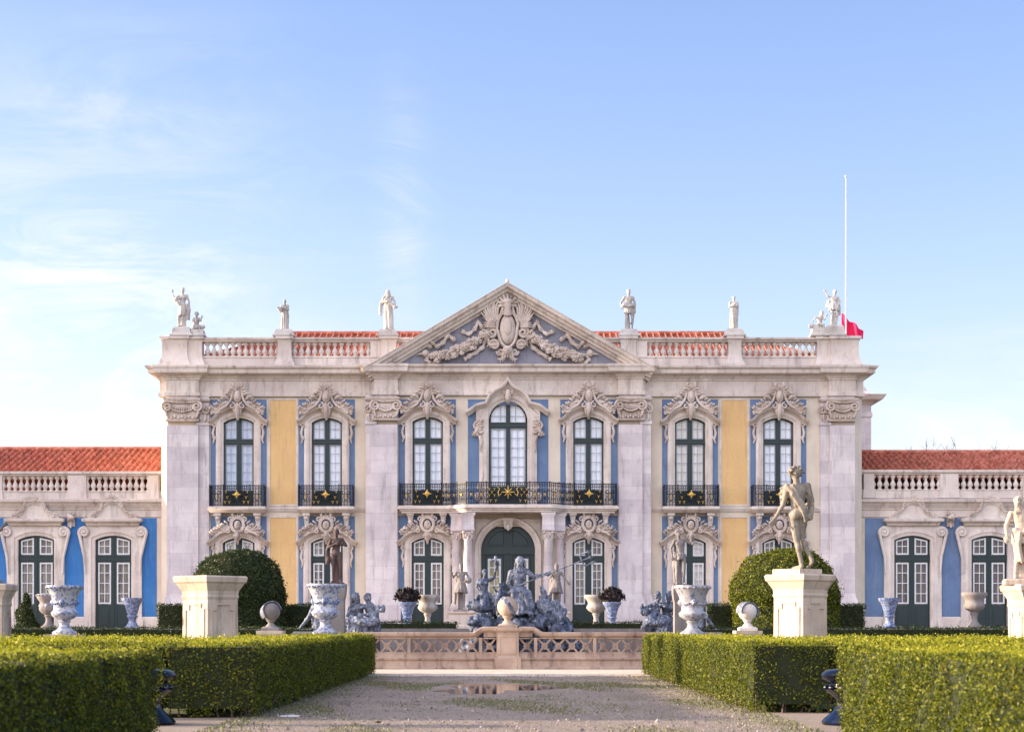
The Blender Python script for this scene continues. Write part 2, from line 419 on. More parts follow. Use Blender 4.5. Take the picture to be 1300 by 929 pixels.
def flower(m, x, y, z, r, M=None, rnd=random):
    for k in range(5):
        a = k*1.2566+rnd.random(); m.ell((x+r*.55*math.cos(a), y+rnd.uniform(-.02,.02), z+r*.55*math.sin(a)), (r*.5,r*.45,r*.42), 6,4, M=M)
    m.ell((x,y-r*.4,z), r*.35, 6,4, M=M)
def shellfan(m, x, y, z, r, n=7, a0=.1, a1=3.04, M=None):
    for k in range(n):
        a = a0+(a1-a0)*k/(n-1); L = r*(.8+.25*math.sin(math.pi*k/(n-1)))
        m.tube([(x,y,z),(x+math.cos(a)*L*.5,y-.06*r/.3,z+math.sin(a)*L*.5),(x+math.cos(a)*L,y-.02,z+math.sin(a)*L)],[r*.06,r*.13,r*.15],6,M)
        m.ell((x+math.cos(a)*L,y-.02,z+math.sin(a)*L), r*.16, 6,4, M=M)
def hood(m, W, zs, rise, off, wid, flick, dep=.34, M=None, gap=0):
    """moulded arched hood with turned-out ends"""
    pts = arch_pts(W+2*off, zs+off*.3, rise+off*.75, 16)
    a = pts[0]; b = pts[-1]
    pts = [(a[0]-flick*1.6,a[1]-flick*.95),(a[0]-flick*.7,a[1]-flick*.55)]+pts+[(b[0]+flick*.7,b[1]-flick*.55),(b[0]+flick*1.6,b[1]-flick*.95)]
    sec = [(-wid*.5,-.02),(-wid*.5,-.14),(-.02,-.2),(.0,-dep*.8),(.05,-dep),(wid*.5,-dep-.03),(wid*.55,-dep),(wid*.55,-.02)]
    m.sweep(pts, sec, M=M)
def crest_upper(parent, W, zs, rise):
    m = MB(); rnd = random.Random(3); zt = zs+rise
    hood(m, W, zs, rise, .36, .25, .17)
    for s in (-1,1):
        Q = Matrix.Diagonal((s,1,1,1))
        # S scroll rising to the centre
        m.tube([(1.04,-.36,zt+.14),(.78,-.38,zt+.34),(.5,-.4,zt+.5),(.3,-.42,zt+.76),(.2,-.42,zt+1.08)],[.05,.06,.07,.06,.05],8,Q)
        m.spiral((.30,zt+1.08),.12,1.2,3.1,-1,.045,-.42,M=Q)
        m.spiral((.24,zt+.5),.16,1.1,1.6,1,.05,-.42,M=Q)
        for i in range(7): flower(m, 1.16-.11*i, -.36-.03*(i%2), zt+.18+.075*i+.05*(i%2), .12, Q, rnd)
        for i in range(6): flower(m, 1.12-.12*i, -.33, zt+.38+.075*i*(1 if i<4 else .8), .10, Q, rnd)
        m.spiral((1.1,zt+.3),.13,1.3,.4,1,.045,-.38,M=Q,tail=[(.8,zt+.22,.6),(1.0,zt+.14)])
        for i in range(12): flower(m, rnd.uniform(.62,1.2), -.34-rnd.uniform(0,.08), zt+.36+rnd.uniform(-.16,.2), rnd.uniform(.06,.1), Q, rnd)
        for i in range(6): m.ell((1.18-.1*i,-.38,zt+.2+.06*i),(.03,.05,.12),6,4,rot=(0,.7+.2*i,0),M=Q)
        leafspray(m, .3, zt+.75, .5, .4, .06, -.36, Q, .8)
        leafspray(m, .1, zt+1.25, 1.0, .34, .06, -.34, Q, .8)
        # side brackets down the jambs
        m.spiral((1.10,zs-.1),.13,1.3,1.5,-1,.045,-.12,M=Q,tail=[(1.05,zs+.35,.6),(1.2,zs+.1)])
        m.tube([(1.12,-.1,zs-.2),(1.19,-.12,zs-.5),(1.12,-.12,zs-.8),(1.18,-.1,zs-.98)],[.05,.06,.05,.03],6,Q)
        m.spiral((1.12,zs-.75),.09,1.2,.5,1,.035,-.12,M=Q)
    for s in (-1,1):
        for i in range(16):
            t = i/15; x = s*(1.2-1.0*t); z = zt+.30+.95*t**1.25+.05*math.sin(i*2.4)
            m.tube([(x,-.4,z),(x+s*.05,-.5,z+.08),(x+s*.11,-.44,z+.15)],[.035,.045,.012],5)
    m.ell((0,-.36,zt+.92),(.2,.14,.3),12,8); m.ell((0,-.46,zt+.93),(.12,.09,.2),10,6)
    for i in range(9):
        a = .15+i*.355; flower(m, .24*math.cos(a), -.34, zt+1.22+.15*math.sin(a), .085, None, rnd)
    shellfan(m, 0,-.34, zt+1.2, .25, 7)
    flower(m, 0,-.42, zt+1.36, .12, None, rnd)
    m.tube([(0,-.36,zt+.6),(0,-.42,zt+.35),(0,-.3,zt+.02),(0,-.2,zt-.14)],[.1,.13,.09,.05],8)
    for s in (-1,1):
        m.tube([(0,-.38,zt+.5),(s*.16,-.38,zt+.3),(s*.12,-.3,zt+.06)],[.06,.07,.03],6)
    return m.build('carved_crest', ORN, parent, smooth=True)
def crest_lower(parent, W, zs, rise, brackets=True):
    m = MB(); rnd = random.Random(5); zt = zs+rise
    hood(m, W, zs, rise, .35, .24, .18)
    zt -= .16
    for k in range(20):
        a = k*.314; m.ell((.3*math.cos(a),-.36,zt+.74+.34*math.sin(a)),(.085,.08,.085),6,4)
    m.sweep([(.22*math.cos(-t),zt+.74+.26*math.sin(-t)) for t in [i*.42 for i in range(15)]], [(0,-.25),(0,-.42),(.06,-.42),(.06,-.25)], closed=True)
    m.ell((0,-.36,zt+.72),(.17,.12,.22),10,7)
    m.ell((0,-.46,zt+.78),(.06,.06,.1),8,5)
    for s in (-1,1):
        Q = Matrix.Diagonal((s,1,1,1))
        m.tube([(1.0,-.34,zt+.2),(.8,-.36,zt+.36),(.55,-.36,zt+.42),(.38,-.38,zt+.55)],[.05,.07,.07,.05],8,Q)
        m.spiral((.95,zt+.32),.13,1.3,.2,1,.045,-.36,M=Q)
        m.spiral((.42,zt+.45),.13,1.2,2.0,-1,.045,-.38,M=Q)
        m.spiral((.34,zt+.98),.12,1.2,2.6,-1,.04,-.38,M=Q)
        for i in range(7): flower(m, 1.14-.11*i, -.32, zt+.30+.055*i+.04*(i%2), .115, Q, rnd)
        for i in range(5): flower(m, 1.02-.13*i, -.32, zt+.47+.05*i, .095, Q, rnd)
        for i in range(10): flower(m, rnd.uniform(.55,1.15), -.36-rnd.uniform(0,.06), zt+.5+rnd.uniform(-.14,.16), rnd.uniform(.055,.09), Q, rnd)
        leafspray(m, .12, zt+1.0, .9, .3, .05, -.34, Q, .8)
        m.spiral((1.12,zs-.25),.13,1.3,1.5,-1,.045,-.12,M=Q,tail=[(1.05,zs+.2,.6),(1.22,zs-.05)])
        m.tube([(1.14,-.1,zs-.35),(1.2,-.12,zs-.65),(1.12,-.12,zs-.95),(1.17,-.1,zs-1.15)],[.05,.06,.05,.03],6,Q)
        m.spiral((1.13,zs-.85),.09,1.2,.5,1,.035,-.12,M=Q)
    for s in (-1,1):
        for i in range(13):
            t = i/12; x = s*(1.2-.75*t); z = zt+.30+.5*t+.05*math.sin(i*2.4)
            m.tube([(x,-.4,z),(x+s*.05,-.5,z+.07),(x+s*.11,-.44,z+.13)],[.032,.042,.012],5)
    shellfan(m, 0,-.34, zt+1.02, .2, 5, .4, 2.74)
    m.tube([(0,-.38,zt+.42),(0,-.44,zt+.22),(0,-.32,zt+.0),(0,-.2,zt-.16)],[.09,.12,.08,.04],8)
    for s in (-1,1): m.tube([(0,-.38,zt+.4),(s*.17,-.38,zt+.22),(s*.1,-.3,zt+.04)],[.05,.06,.03],6)
    return m.build('carved_crest', ORN, parent, smooth=True)
FL = Z(643)-.02                                    # upper floor level
UW, UZS, URI = 1.46, 3.97, .24                     # upper window: width, springing, rise
LW, LZS, LRI = 1.54, 4.0, .26
def upper_window(parent):
    w = joinery(GREEN, 'window', parent, UW, 0, UZS, URI, 2.95, 3.2, .78, edge=.09, mid=.22)
    surround(w, UW, UZS, URI, .33)
    g = MB()
    for s in (-1,1):
        a,b = sorted((s*.11, s*(UW/2-.09)))
        glazing(g, a+.01,b-.01, .80,2.94, 2,5, edge=.03, b=.026)
        glazing(g, a+.01,b-.01, 3.22,4.14, 2,2, edge=.03, b=.026, slope=.14)
    g.build('glazing_bars', SHADEW, w)
    panes(w, UW, UZS, URI, CURT, z0=.5)
    crest_upper(w, UW, UZS, URI)
    return w
def lower_window(parent):
    w = joinery(GREEN, 'french_door', parent, LW, 0, LZS, LRI, 3.10, 3.36, 1.08, edge=.11, mid=.28)
    surround(w, LW, LZS, LRI, .33)
    g = MB()
    for s in (-1,1):
        a,b = sorted((s*.14, s*(LW/2-.11)))
        glazing(g, a+.01,b-.01, 1.12,3.06, 2,5, edge=.07, b=.035, y=.13)
        glazing(g, a+.01,b-.01, 3.40,4.16, 2,2, edge=.07, b=.035, y=.13, slope=.15)
    g.build('glazing_bars', WHITEP, w)
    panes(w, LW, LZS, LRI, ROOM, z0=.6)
    c = MB()                                        # inner curtains drawn to each side
    for s in (-1,1):
        P=[(s*(LW/2)-s*.0-s*i*.035, .28+.03*math.sin(i*2.2)) for i in range(14)]
        c.add([(x,y,.7) for x,y in P]+[(x,y,3.9) for x,y in P],[(i,i+1,i+15,i+14) for i in range(13)])
    c.build('curtain', CURTD, w, smooth='all', fix=False)
    crest_lower(w, LW, LZS, LRI)
    return w
def florets(m, x, z, r, y, M=None):
    if hasattr(m,'cut'): m.cut()
    for k in range(4):
        a = k*math.pi/2+.785; m.ell((x+r*.6*math.cos(a),y,z+r*.6*math.sin(a)),(r*.5,r*.25,r*.3),6,4,rot=(0,-a,0),M=M)
    m.ell((x,y-.01,z),r*.3,6,4,M=M)
def star(m, x, z, r, y, M=None, n=4, sharp=False):
    m.cut()
    for k in range(8):
        a = k*math.pi/4; L = r if k%2==0 else r*(.62 if not sharp else .75)
        w = r*.16 if not sharp else r*.09
        m.tube([(x,y,z),(x+math.cos(a)*L*.55,y,z+math.sin(a)*L*.55),(x+math.cos(a)*L,y,z+math.sin(a)*L)],[w*.8,w*1.25 if not sharp else w, .012],6,M)
    m.ell((x,y-.02,z),r*.28,8,6,M=M)
def rail_run(iron, gold, p0, p1, z0, h, dense=False, step=.12, seed=0):
    """one straight run of railing between plan points"""
    a = Vector((p0[0],p0[1],0)); b = Vector((p1[0],p1[1],0)); L = (b-a).length; ang = math.atan2(b.y-a.y,b.x-a.x)
    M = Matrix.Translation((a.x,a.y,z0)) @ Matrix.Rotation(ang,4,'Z')
    iron.box(-.02,L+.02,-.025,.025,h-.04,h,M); iron.box(0,L,-.018,.018,.05,.08,M); iron.box(0,L,-.012,.012,h-.19,h-.17,M)
    n = max(1,round(L/step)); s = L/n
    for i in range(n+1):
        iron.box(i*s-.011,i*s+.011,-.011,.011,0,h-.03,M)
    for i in range(n):                                # little rings under the handrail
        cx = (i+.5)*s; iron.tube([(cx+.04*math.cos(t),0,h-.105+.045*math.sin(t)) for t in [k*1.047 for k in range(7)]],.009,4,M)
    w = .5; k = max(1,round(L/w)); s = L/k
    for i in range(k):
        cx = (i+.5)*s; q = min(s*.46,.24)
        for d in (-1,1):
            iron.spiral((cx+d*q*.5,.62),q*.45,1.3,math.pi/2*(1-d),d,.014,0,M=M,n=12,seg=4,tail=[(cx,.2),(cx-d*q*.3,.4)])
            iron.spiral((cx+d*q*.5,.25),q*.42,1.3,math.pi/2*(1-d),-d,.014,0,M=M,n=12,seg=4,tail=[(cx,.6)])
            if dense:
                iron.spiral((cx+d*q*.6,.45),q*.4,1.2,0,d,.016,0,M=M,n=10,seg=4)
                iron.tube([(cx,0,.45),(cx+d*s*.5,0,.15)],.014,4,M); iron.tube([(cx,0,.45),(cx+d*s*.5,0,.75)],.014,4,M)
        florets(gold, cx, .45, .075 if not dense else .06, -.03, M)
def balcony_side(parent):
    """small balcony in front of one upper window; origin at wall face, floor level"""
    m = MB(); w = 1.33; d = .62
    m.mould(-w,w,-d,.02,[(-.12,-.30),(-.05,-.26),(-.03,-.2),(.02,-.17),(.04,-.1),(.0,-.08),(.0,-.0)])
    for s in (-1,1):
        Q = T(s*.93,0,-.31)
        m.loft([[(-a,-b,z),(a,-b,z),(a,.02,z),(-a,.02,z)] for a,b,z in [(.08,.12,-.85),(.13,.2,-.72),(.09,.22,-.55),(.12,.38,-.2),(.15,.45,-.12),(.17,.5,-.1),(.17,.5,.0)]], Q)
        m.ell((s*.93,-.33,-.5),(.13,.13,.13),8,6); m.ell((s*.93,-.22,-.95),(.09,.09,.12),8,6)
    o = m.build('balcony', TRIM, parent, smooth=True)
    ir, gd = MB(), Pieces(); z = .01; y = -d+.06
    xs = [-w+.06,-.62,.62,w-.06]
    rail_run(ir, gd, (xs[0],y),(xs[1],y),z,.98); rail_run(ir, MB(), (xs[1],y),(xs[2],y),z,.98,dense=True,step=.09); rail_run(ir, gd, (xs[2],y),(xs[3],y),z,.98)
    rail_run(ir, MB(), (xs[0],-.02),(xs[0],y),z,.98); rail_run(ir, MB(), (xs[3],y),(xs[3],-.02),z,.98)
    for x in xs: ir.box(x-.022,x+.022,y-.022,y+.022,0,1.03)
    star(gd, 0,.55,.20,y-.05); 
    for s in (-1,1):
        for (x,zz) in ((.5,.68),(.34,.2),(.54,.2),(.44,.42)):
            gd.cut(); gd.tube([(s*x-.06,y-.04,zz+.05),(s*x,y-.05,zz),(s*x+.06,y-.04,zz+.05)],[.012,.025,.012],5); gd.ell((s*x,y-.05,zz-.04),(.02,.02,.05),6,4)
    ir.build('railing', IRON, o); gd.build('gilded_rosette', GOLD, o, smooth=True)
    return o
def pilaster_capital(m, w, z, y, M=None):
    """composite capital: volutes, swag, leaves; top at z"""
    h = .95
    m.mould(-w/2-.02,w/2+.02,y-.12,y+.3,[(0,z-.16),(.06,z-.13),(.1,z-.06),(.1,z)],M)
    m.mould(-w/2,w/2,y-.02,y+.3,[(0,z-h),(.02,z-.5),(.03,z-.17)],M)
    m.mould(-w/2,w/2,y-.02,y+.3,[(.04,z-h-.1),(.05,z-h-.02),(.0,z-h)],M)
    for s in (-1,1):
        m.spiral((s*(w/2-.04)+0,z-.38),.25,1.6,math.pi/2,-s,.07,y-.12,M=M,n=18,tail=[(s*.05,z-.2,.7),(s*(w/2-.2),z-.15)])
        m.tube([(s*(w/2+.02),y-.1,z-.6),(s*(w/2-.02),y-.12,z-.78),(s*(w/2-.1),y-.1,z-.92)],[.07,.06,.03],6,M)
    for i in range(13):
        t = i/12*2-1; m.ell((t*(w/2-.12),y-.12,z-.62+.2*t*t),.065,6,4,M=M)
        m.ell((t*(w/2-.12),y-.09,z-.50+.2*t*t),.05,6,4,M=M)
    for i in range(9):
        t = i/8*2-1; m.ell((t*(w/2-.07),y-.07,z-.88+.03*math.cos(t*12)),(.06,.06,.09),6,4,M=M)
    shellfan(m, 0,y-.14,z-.22,.14,5,.2,2.94,M)
    m.mould(-w*.22,w*.22,y-.06,y,[(0,z-.45),(.02,z-.43),(.02,z-.3),(0,z-.27)],M)
def baluster_mesh(h):
    m = MB(); p = [(.13,0),(.13,.07),(.07,.10),(.065,.14),(.135,.30),(.14,.36),(.10,.50),(.06,.62),(.055,.70),(.07,.78),(.12,.84),(.13,.88),(.13,1)]
    m.lathe([(r,z*h) for r,z in p], 10); return m
def roof_sheet(m, x0, x1, ye, ze, yr, zr, pitch=.31, hipl=0, hipr=0, course=.38):
    """pantile slope rising from the eaves (ye,ze) to the ridge (yr,zr); hips shorten the top"""
    n = int((x1-x0)/pitch*8); L = math.hypot(yr-ye, zr-ze); nr = max(2,int(L/course)); ny, nz = -(zr-ze)/L, (yr-ye)/L
    V = []; rows = []
    for j in range(nr):
        for e in (0,1):
            t = (j+e)/nr; row = []
            for i in range(n+1):
                x = x0+(x1-x0)*i/n; w = max(0,math.sin(2*math.pi*(x-x0)/pitch))**.6; hgt = .15*w+(.03 if e == 0 else 0.0)
                xx = min(max(x, x0+hipl*t), x1-hipr*t)
                row.append((xx, ye+(yr-ye)*t+ny*hgt, ze+(zr-ze)*t+nz*hgt))
            rows.append(row)
    base = 0; fs = []
    for r in rows: V += r
    W = n+1
    for r in range(len(rows)-1):
        a = r*W; b = a+W; fs += [(a+i,a+i+1,b+i+1,b+i) for i in range(n)]
    m.add(V, fs)
def side_roof(m, x, xr, y0, y1, ze, zr, hip, pitch=.27):
    """hip end: eaves along y at x, rising to xr; narrowing by hip at each end"""
    n = int((y1-y0)/pitch*6); nr = 12; V=[]; fs=[]
    for j in range(nr+1):
        t=j/nr
        for i in range(n+1):
            y=y0+(y1-y0)*i/n; w=abs(math.sin(math.pi*(y-y0)/pitch))*.09
            V.append((x+(xr-x)*t-(.5 if xr>x else -.5)*w, min(max(y,y0+hip*t),y1-hip*t), ze+(zr-ze)*t+.85*w))
    for j in range(nr):
        a=j*(n+1); b=a+n+1; fs+=[(a+i,a+i+1,b+i+1,b+i) for i in range(n)]
    m.add(V,fs)

palace = empty('palace', (0,80,GZ), label='two storey rococo palace block with pediment, blue and yellow panels and green windows', cat='palace')
# everything of the palace is modelled in world metres; this shifts it under its root
_PO = Vector((0,80,GZ))
def pb(m, name, mat, parent=None, smooth=False, label=None):
    o = m.build(name, mat, parent or palace, smooth, label)
    if parent is None or parent is palace: o.location = -_PO
    return o
def part_at(o, x, y, z): o.location = Vector((x,y,z))-_PO; return o
x0, x1 = X(203), X(1096)
YC = 79.6                                          # front of the central bay
cx0, cx1 = X(464,YC), X(827,YC)
wx = {303:80, 415:80, 543:YC, 645:YC, 747:YC, 876:80, 988:80}
zc = Z(503)                                        # top of wall / underside of the architrave
# --- plaster wall with openings
holes = {}
for c, y in wx.items():
    x = X(c, y)
    if c == 645: holes[c] = [(x-1.02,x+1.02,FL,FL+4.75),(x-1.32,x+1.32,GZ,GZ+4.75)]
    else: holes[c] = [(x-UW/2-.05,x+UW/2+.05,FL,FL+UZS+URI+.03),(x-LW/2-.05,x+LW/2+.05,GZ,GZ+LZS+LRI+.03)]
m = MB()
holed_wall(m, x0+.37, cx0, GZ, zc, 80, holes[303]+holes[415])
holed_wall(m, cx1, x1-.37, GZ, zc, 80, holes[876]+holes[988])
holed_wall(m, cx0, cx1, GZ, zc, YC, holes[543]+holes[645]+holes[747])
for x in (cx0,cx1): m.add([(x,YC,GZ),(x,80,GZ),(x,80,zc),(x,YC,zc)],[(0,1,2,3)])
for s, x in ((1,x0),(-1,x1)):
    m.add([(x+s*.37,80,GZ),(x,80.37,GZ),(x,94,GZ),(x,94,zc),(x,80.37,zc),(x+s*.37,80,zc)],[(0,1,4,5),(1,2,3,4)])
m.add([(x0,94,GZ),(x1,94,GZ),(x1,94,zc),(x0,94,zc)],[(0,1,2,3)])
pb(m, 'wall', PLASTER)
# floor slab / back partition that keeps the rooms dark
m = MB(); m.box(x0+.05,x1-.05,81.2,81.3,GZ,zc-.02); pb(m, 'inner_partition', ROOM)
# --- coloured panels
m = MB(); t = .02
zb0 = Z(655); 
for c, y in wx.items():
    x = X(c,y)
    if c == 645:
        m = MB(); holed_wall(m, X(594,YC), X(696,YC), FL+.02, Z(507,YC), y-t, [holes[c][0]], rev=False, thick=t); pb(m, 'blue_panel', BLUE)
        continue
    w = X(35.5+CX); w2 = w
    if c in (543,): wl, wr = x-(x-X(506,YC)), x+w
    elif c in (747,): wl, wr = x-w, X(784,YC)
    else: wl, wr = x-w, x+w
    if c == 543: wl = X(506,YC)
    for (a,b,hh) in ((FL+.02, Z(507,y), holes[c][0]), (GZ+.35, zb0, holes[c][1])):
        m = MB(); holed_wall(m, wl, wr, a, b, y-t, [hh], rev=False, thick=t); pb(m, 'blue_panel', BLUE)
m = MB()
for a,b in ((343,376),(916,948.5)):
    for z0_,z1_ in ((Z(640),Z(508)),(GZ+.1,Z(657))):
        m = MB(); holed_wall(m, X(a),X(b),z0_,z1_,80-t,[],thick=t); yp = pb(m, 'yellow_panel', YEL)
        m = MB(); P=[(X(a),z0_),(X(a),z1_),(X(b),z1_),(X(b),z0_)]
        m.sweep(P,[(0.003,80.0),(0.003,79.955),(.09,79.955),(.09,80.0)],closed=True); m.build('panel_moulding', TRIM, yp)
# --- string course between floors
for a,b,y in ((X(253),cx0-.01,80),(cx1+.01,X(1040),80)):
    m = MB(); m.mould(a,b,y-.0,y+.1,[(.03,FL-.22),(.06,FL-.2),(.10,FL-.10),(.12,FL-.08),(.12,FL-.02),(.0,FL+.02)]); pb(m, 'string_course', TRIM)
# --- pilasters (giant order)
def giant(px_a, px_b, y, mir=0, side=None):
    a, b = X(px_a,y), X(px_b,y); yo = y-.28; w = b-a; pil = MB(); capm = MB()
    prof = [(.16,GZ),(.16,Z(768)),(.12,Z(766)),(.10,Z(762)),(.03,Z(757)),(.0,Z(752)),(0,Z(541))]
    pil.mould(a,b,yo,y+.1,prof)
    pilaster_capital(capm, w, Z(507), yo, Matrix.Translation(((a+b)/2,0,0)))
    pil.mould(a,b,yo,y+.1,[(.0,Z(507)),(.0,Z(503))])
    po = pb(pil, 'pilaster', STONE, smooth=True); capm.build('pilaster_capital', ORN, po, smooth=True)
giant(213,253,80); giant(476,505,YC); giant(785,815,YC); giant(1052,1084,80)
# half pilasters set back beside them
def halfp(px_a, px_b, y, d):
    pil = MB(); capm = MB()
    a, b = X(px_a,y), X(px_b,y)
    pil.mould(a,b,y-d,y+.1,[(.16,GZ+.003),(.16,Z(768)+.003),(.12,Z(766)),(.09,Z(762)),(.0,Z(753)),(0,Z(541)),(.05,Z(540)),(.05,Z(537)),(0,Z(535)),(0,Z(503))])
    c = (a+b)/2
    for s in (-1,1):
        capm.spiral((c+s*.12,Z(521)),.2,1.5,math.pi/2,-s,.06,y-d-.06,n=14)
        capm.tube([(c+s*.1,y-d-.03,Z(527)),(c+s*.12,y-d-.08,Z(532)),(c+s*.04,y-d-.05,Z(537))],[.07,.07,.03],6)
    capm.mould(a,b,y-d-.05,y,[(0,Z(511)),(.06,Z(509.5)),(.09,Z(507.5)),(.09,Z(506.9))])
    po = pb(pil, 'pilaster', STONE, smooth=True); capm.build('pilaster_capital', ORN, po, smooth=True)
halfp(251.5,266,80,.13); halfp(465,477.5,YC,.14); halfp(813.5,826,YC,.14); halfp(1041,1053.5,80,.13)
# --- plinth
for a,b,y in ((X(268),cx0-.02,80),(cx1+.02,X(1040),80)):
    for q0,q1 in ((a, None),):
        cs = [X(c) for c in (303,415,876,988) if a < X(c) < b]; e = a
        for c in cs: m = MB(); m.mould(e,c-LW/2-.4,y-.06,y+.1,[(.08,GZ),(.08,GZ+.3),(.0,GZ+.36)]); pb(m, 'plinth', TRIM); e = c+LW/2+.4
        m = MB(); m.mould(e,b,y-.06,y+.1,[(.08,GZ),(.08,GZ+.3),(.0,GZ+.36)]); pb(m, 'plinth', TRIM)
# --- entablature + cornice
ent = [(.02,Z(504)),(.06,Z(503.5)),(.06,Z(499)),(.0,Z(498.5)),(.0,Z(484)),(.05,Z(483.5)),(.05,Z(482)),(.10,Z(480.5)),(.14,Z(479)),(.16,Z(478)),(.40,Z(476.5)),(.46,Z(475.5)),(.48,Z(471)),(.58,Z(469)),(.60,Z(466.5)),(.05,Z(464))]
m = MB()
m.mould(x0+.02,x1-.02,79.9,94,ent)
m.mould(cx0+.3,cx1-.3,79.48,80,[(d,z+.002) for d,z in ent])
for a,b,y in ((213,253,80),(476,505,YC),(785,815,YC),(1052,1084,80)):
    m.mould(X(a,y)-.03,X(b,y)+.03,y-.32,y+.1,[(min(d,.52),z+.004) for d,z in ent])
pb(m, 'entablature', CORN)
# --- parapet, piers and balusters
PZ0, PZ1, PZ2, PZ3, PZ4 = Z(464), Z(454), Z(451.5), Z(433.5), Z(428)
par = MB()
par.mould(x0+.25,x1-.25,80.15,80.55,[(0,PZ0-.05),(0,PZ1),(.03,PZ1+.02),(.03,PZ2)])
copp = [(0,PZ3),(.03,PZ3+.03),(.05,PZ3+.1),(.09,PZ3+.12),(.10,PZ4)]
par.mould(x0+.2,x1-.2,80.12,80.6,copp)
def pier(a,b,yo=0):
    par.mould(X(a),X(b),79.93+yo,80.75-yo,[(.16,PZ0-.04),(.16,Z(462)),(.10,Z(459)),(.03,Z(454)),(0,Z(449)),(0,Z(434)),(.03,Z(433)),(.05,Z(431)),(.1,Z(430)),(.1,PZ4+.03),(0,PZ4+.06)])
for a,b in ((206,238),(353,370),(484,503),(788,807),(925,941),(1055,1090)): pier(a,b)
pier(234,256,.1); pier(1038,1059,.1)
for a,b in ((470,484.5),(806,822)): par.mould(X(a),X(b),80.1,80.6,[(0,PZ2-.05),(0,PZ3+.05)])
# returns along the sides of the roof
for s,x in ((1,x0+.25),(-1,x1-.25)):
    xa,xb = sorted((x,x+s*.4)); par.box(xa,xb,80.6,93,PZ0-.05,PZ2+.3); par.box(xa-.08,xb+.08,80.6,93,PZ3+.05,PZ4-.01)
parapet = pb(par, 'parapet', CORN, smooth=True)
bal0 = baluster_mesh(PZ3-PZ2).build('baluster', TRIM, parapet, smooth=True)
first = True
for a,b in ((262,351),(373,467),(826,919),(945,1033)):
    n = 11
    for i in range(n+1):
        o = bal0 if first else bal0.copy()
        if not first: col.objects.link(o); o.parent = parapet
        first = False; o.location = (X(a+(b-a)*i/n), 80.36, PZ2)
for xs_, ys_ in ((x0+.45,1),(x1-.45,1)):
    for i in range(14):
        o = bal0.copy(); col.objects.link(o); o.parent = parapet; o.location = (xs_, 81.3+i*.7, PZ2)
# --- pediment
m = MB()
ax, az = X(644,79.2), Z(359,79.2); lx, lz = X(461,79.2), Z(468,79.2); rx = X(832,79.2)
sec = [(0,78.98),(0,80.6),(-.62,80.6),(-.62,79.34),(-.52,79.30),(-.5,79.12),(-.40,79.10),(-.37,78.98),(-.26,78.93),(-.22,78.8),(-.10,78.76),(-.05,78.72)]
m.sweep([(lx,lz),(ax,az),(rx,lz)], sec)
sl = (az-lz)/(ax-lx)
m.prism([(lx+.3,lz-.02),(rx-.3,lz-.02),(ax,az-.28)],79.45,82)
m.ell((ax,79.0,az+.04),(.09,.09,.1),8,6)
ped = pb(m, 'pediment', CORN)
m = MB(); m.prism([(lx+1.15,lz+.06),(rx-1.15,lz+.06),(ax,az-.75)],79.43,79.5)
pb(m, 'tympanum', GREYP, ped).location = (0,0,0)
# relief carving in the pediment
m = MB(); rnd = random.Random(11); YT = 79.42
def q(px,py): return X(px,79.2), Z(py,79.2)
def tq(pts, rr, seg=8, y=YT-.1): m.tube([(q(a,b)[0], y-(c if c else 0), q(a,b)[1]) for a,b,c in [(p+(0,))[:3] for p in pts]], rr, seg)
c = q(644.5,418); m.ell((c[0],YT-.22,c[1]),(.38,.22,.72),16,10); m.ell((c[0],YT-.36,c[1]+.08),(.22,.16,.42),14,8)
m.sweep([(c[0]+.44*math.cos(-t)*(1 if math.sin(-t)>0 else .85),c[1]+.78*math.sin(-t)) for t in [i*.3142 for i in range(20)]],[(0,YT),(0,YT-.34),(.09,YT-.38),(.13,YT-.3),(.13,YT)],closed=True)
for s in (-1,1):
    Q = Matrix.Translation((c[0],0,0)) @ Matrix.Diagonal((s,1,1,1))
    zc_ = c[1]
    for k in range(9):                                # wing feathers
        a = .35+k*.17; L = .75+.11*k*(1 if k < 6 else .5)+.08*(k%2)
        m.tube([(.55,YT-.15,zc_+.25),(.55+math.cos(a)*L*.6,YT-.3,zc_+.25+math.sin(a)*L*.6),(.5+math.cos(a+.12)*L,YT-.18-.02*k,zc_+.25+math.sin(a+.12)*L)],[.05,.062,.02],6,Q)
    for k in range(7):
        a = .0+k*.22; L=.55
        m.tube([(.6,YT-.2,zc_+.1),(.6+math.cos(a)*L*.6,YT-.32,zc_+.1+math.sin(a)*L*.6),(.6+math.cos(a)*L,YT-.2,zc_+.1+math.sin(a)*L)],[.05,.06,.03],6,Q)
    m.spiral((.72,zc_-.15),.27,1.5,1.2,-1,.085,YT-.2,M=Q,n=16,tail=[(.3,zc_+.75,.7),(.62,zc_+.35)])
    m.spiral((.62,zc_-.72),.24,1.5,.4,1,.08,YT-.2,M=Q,n=16,tail=[(.95,zc_-.15,.6),(.9,zc_-.5)])
    m.spiral((.34,zc_-1.05),.17,1.4,.2,-1,.06,YT-.22,M=Q,n=14)
    leafspray(m, .3, zc_-.6, -.5, .6, .09, YT-.16, Q, .8); leafspray(m, .7, zc_-.3, -.4, .5, .08, YT-.14, Q, 1.0)
    leafspray(m, .1, zc_-1.0, -1.4, .5, .08, YT-.14, Q, .9); leafspray(m, .45, zc_+.6, .8, .6, .08, YT-.2, Q, .8)
    m.tube([(.3,YT-.2,zc_+.75),(.2,YT-.3,zc_+1.0),(.32,YT-.24,zc_+1.2)],[.08,.09,.05],8,Q)
tq([(644.5,400,.2),(644.5,392,.3),(644.5,385,.28)],[.2,.15,.22],10)
shellfan(m, c[0], YT-.3, q(0,388)[1], .5, 9, -.1, 3.24)
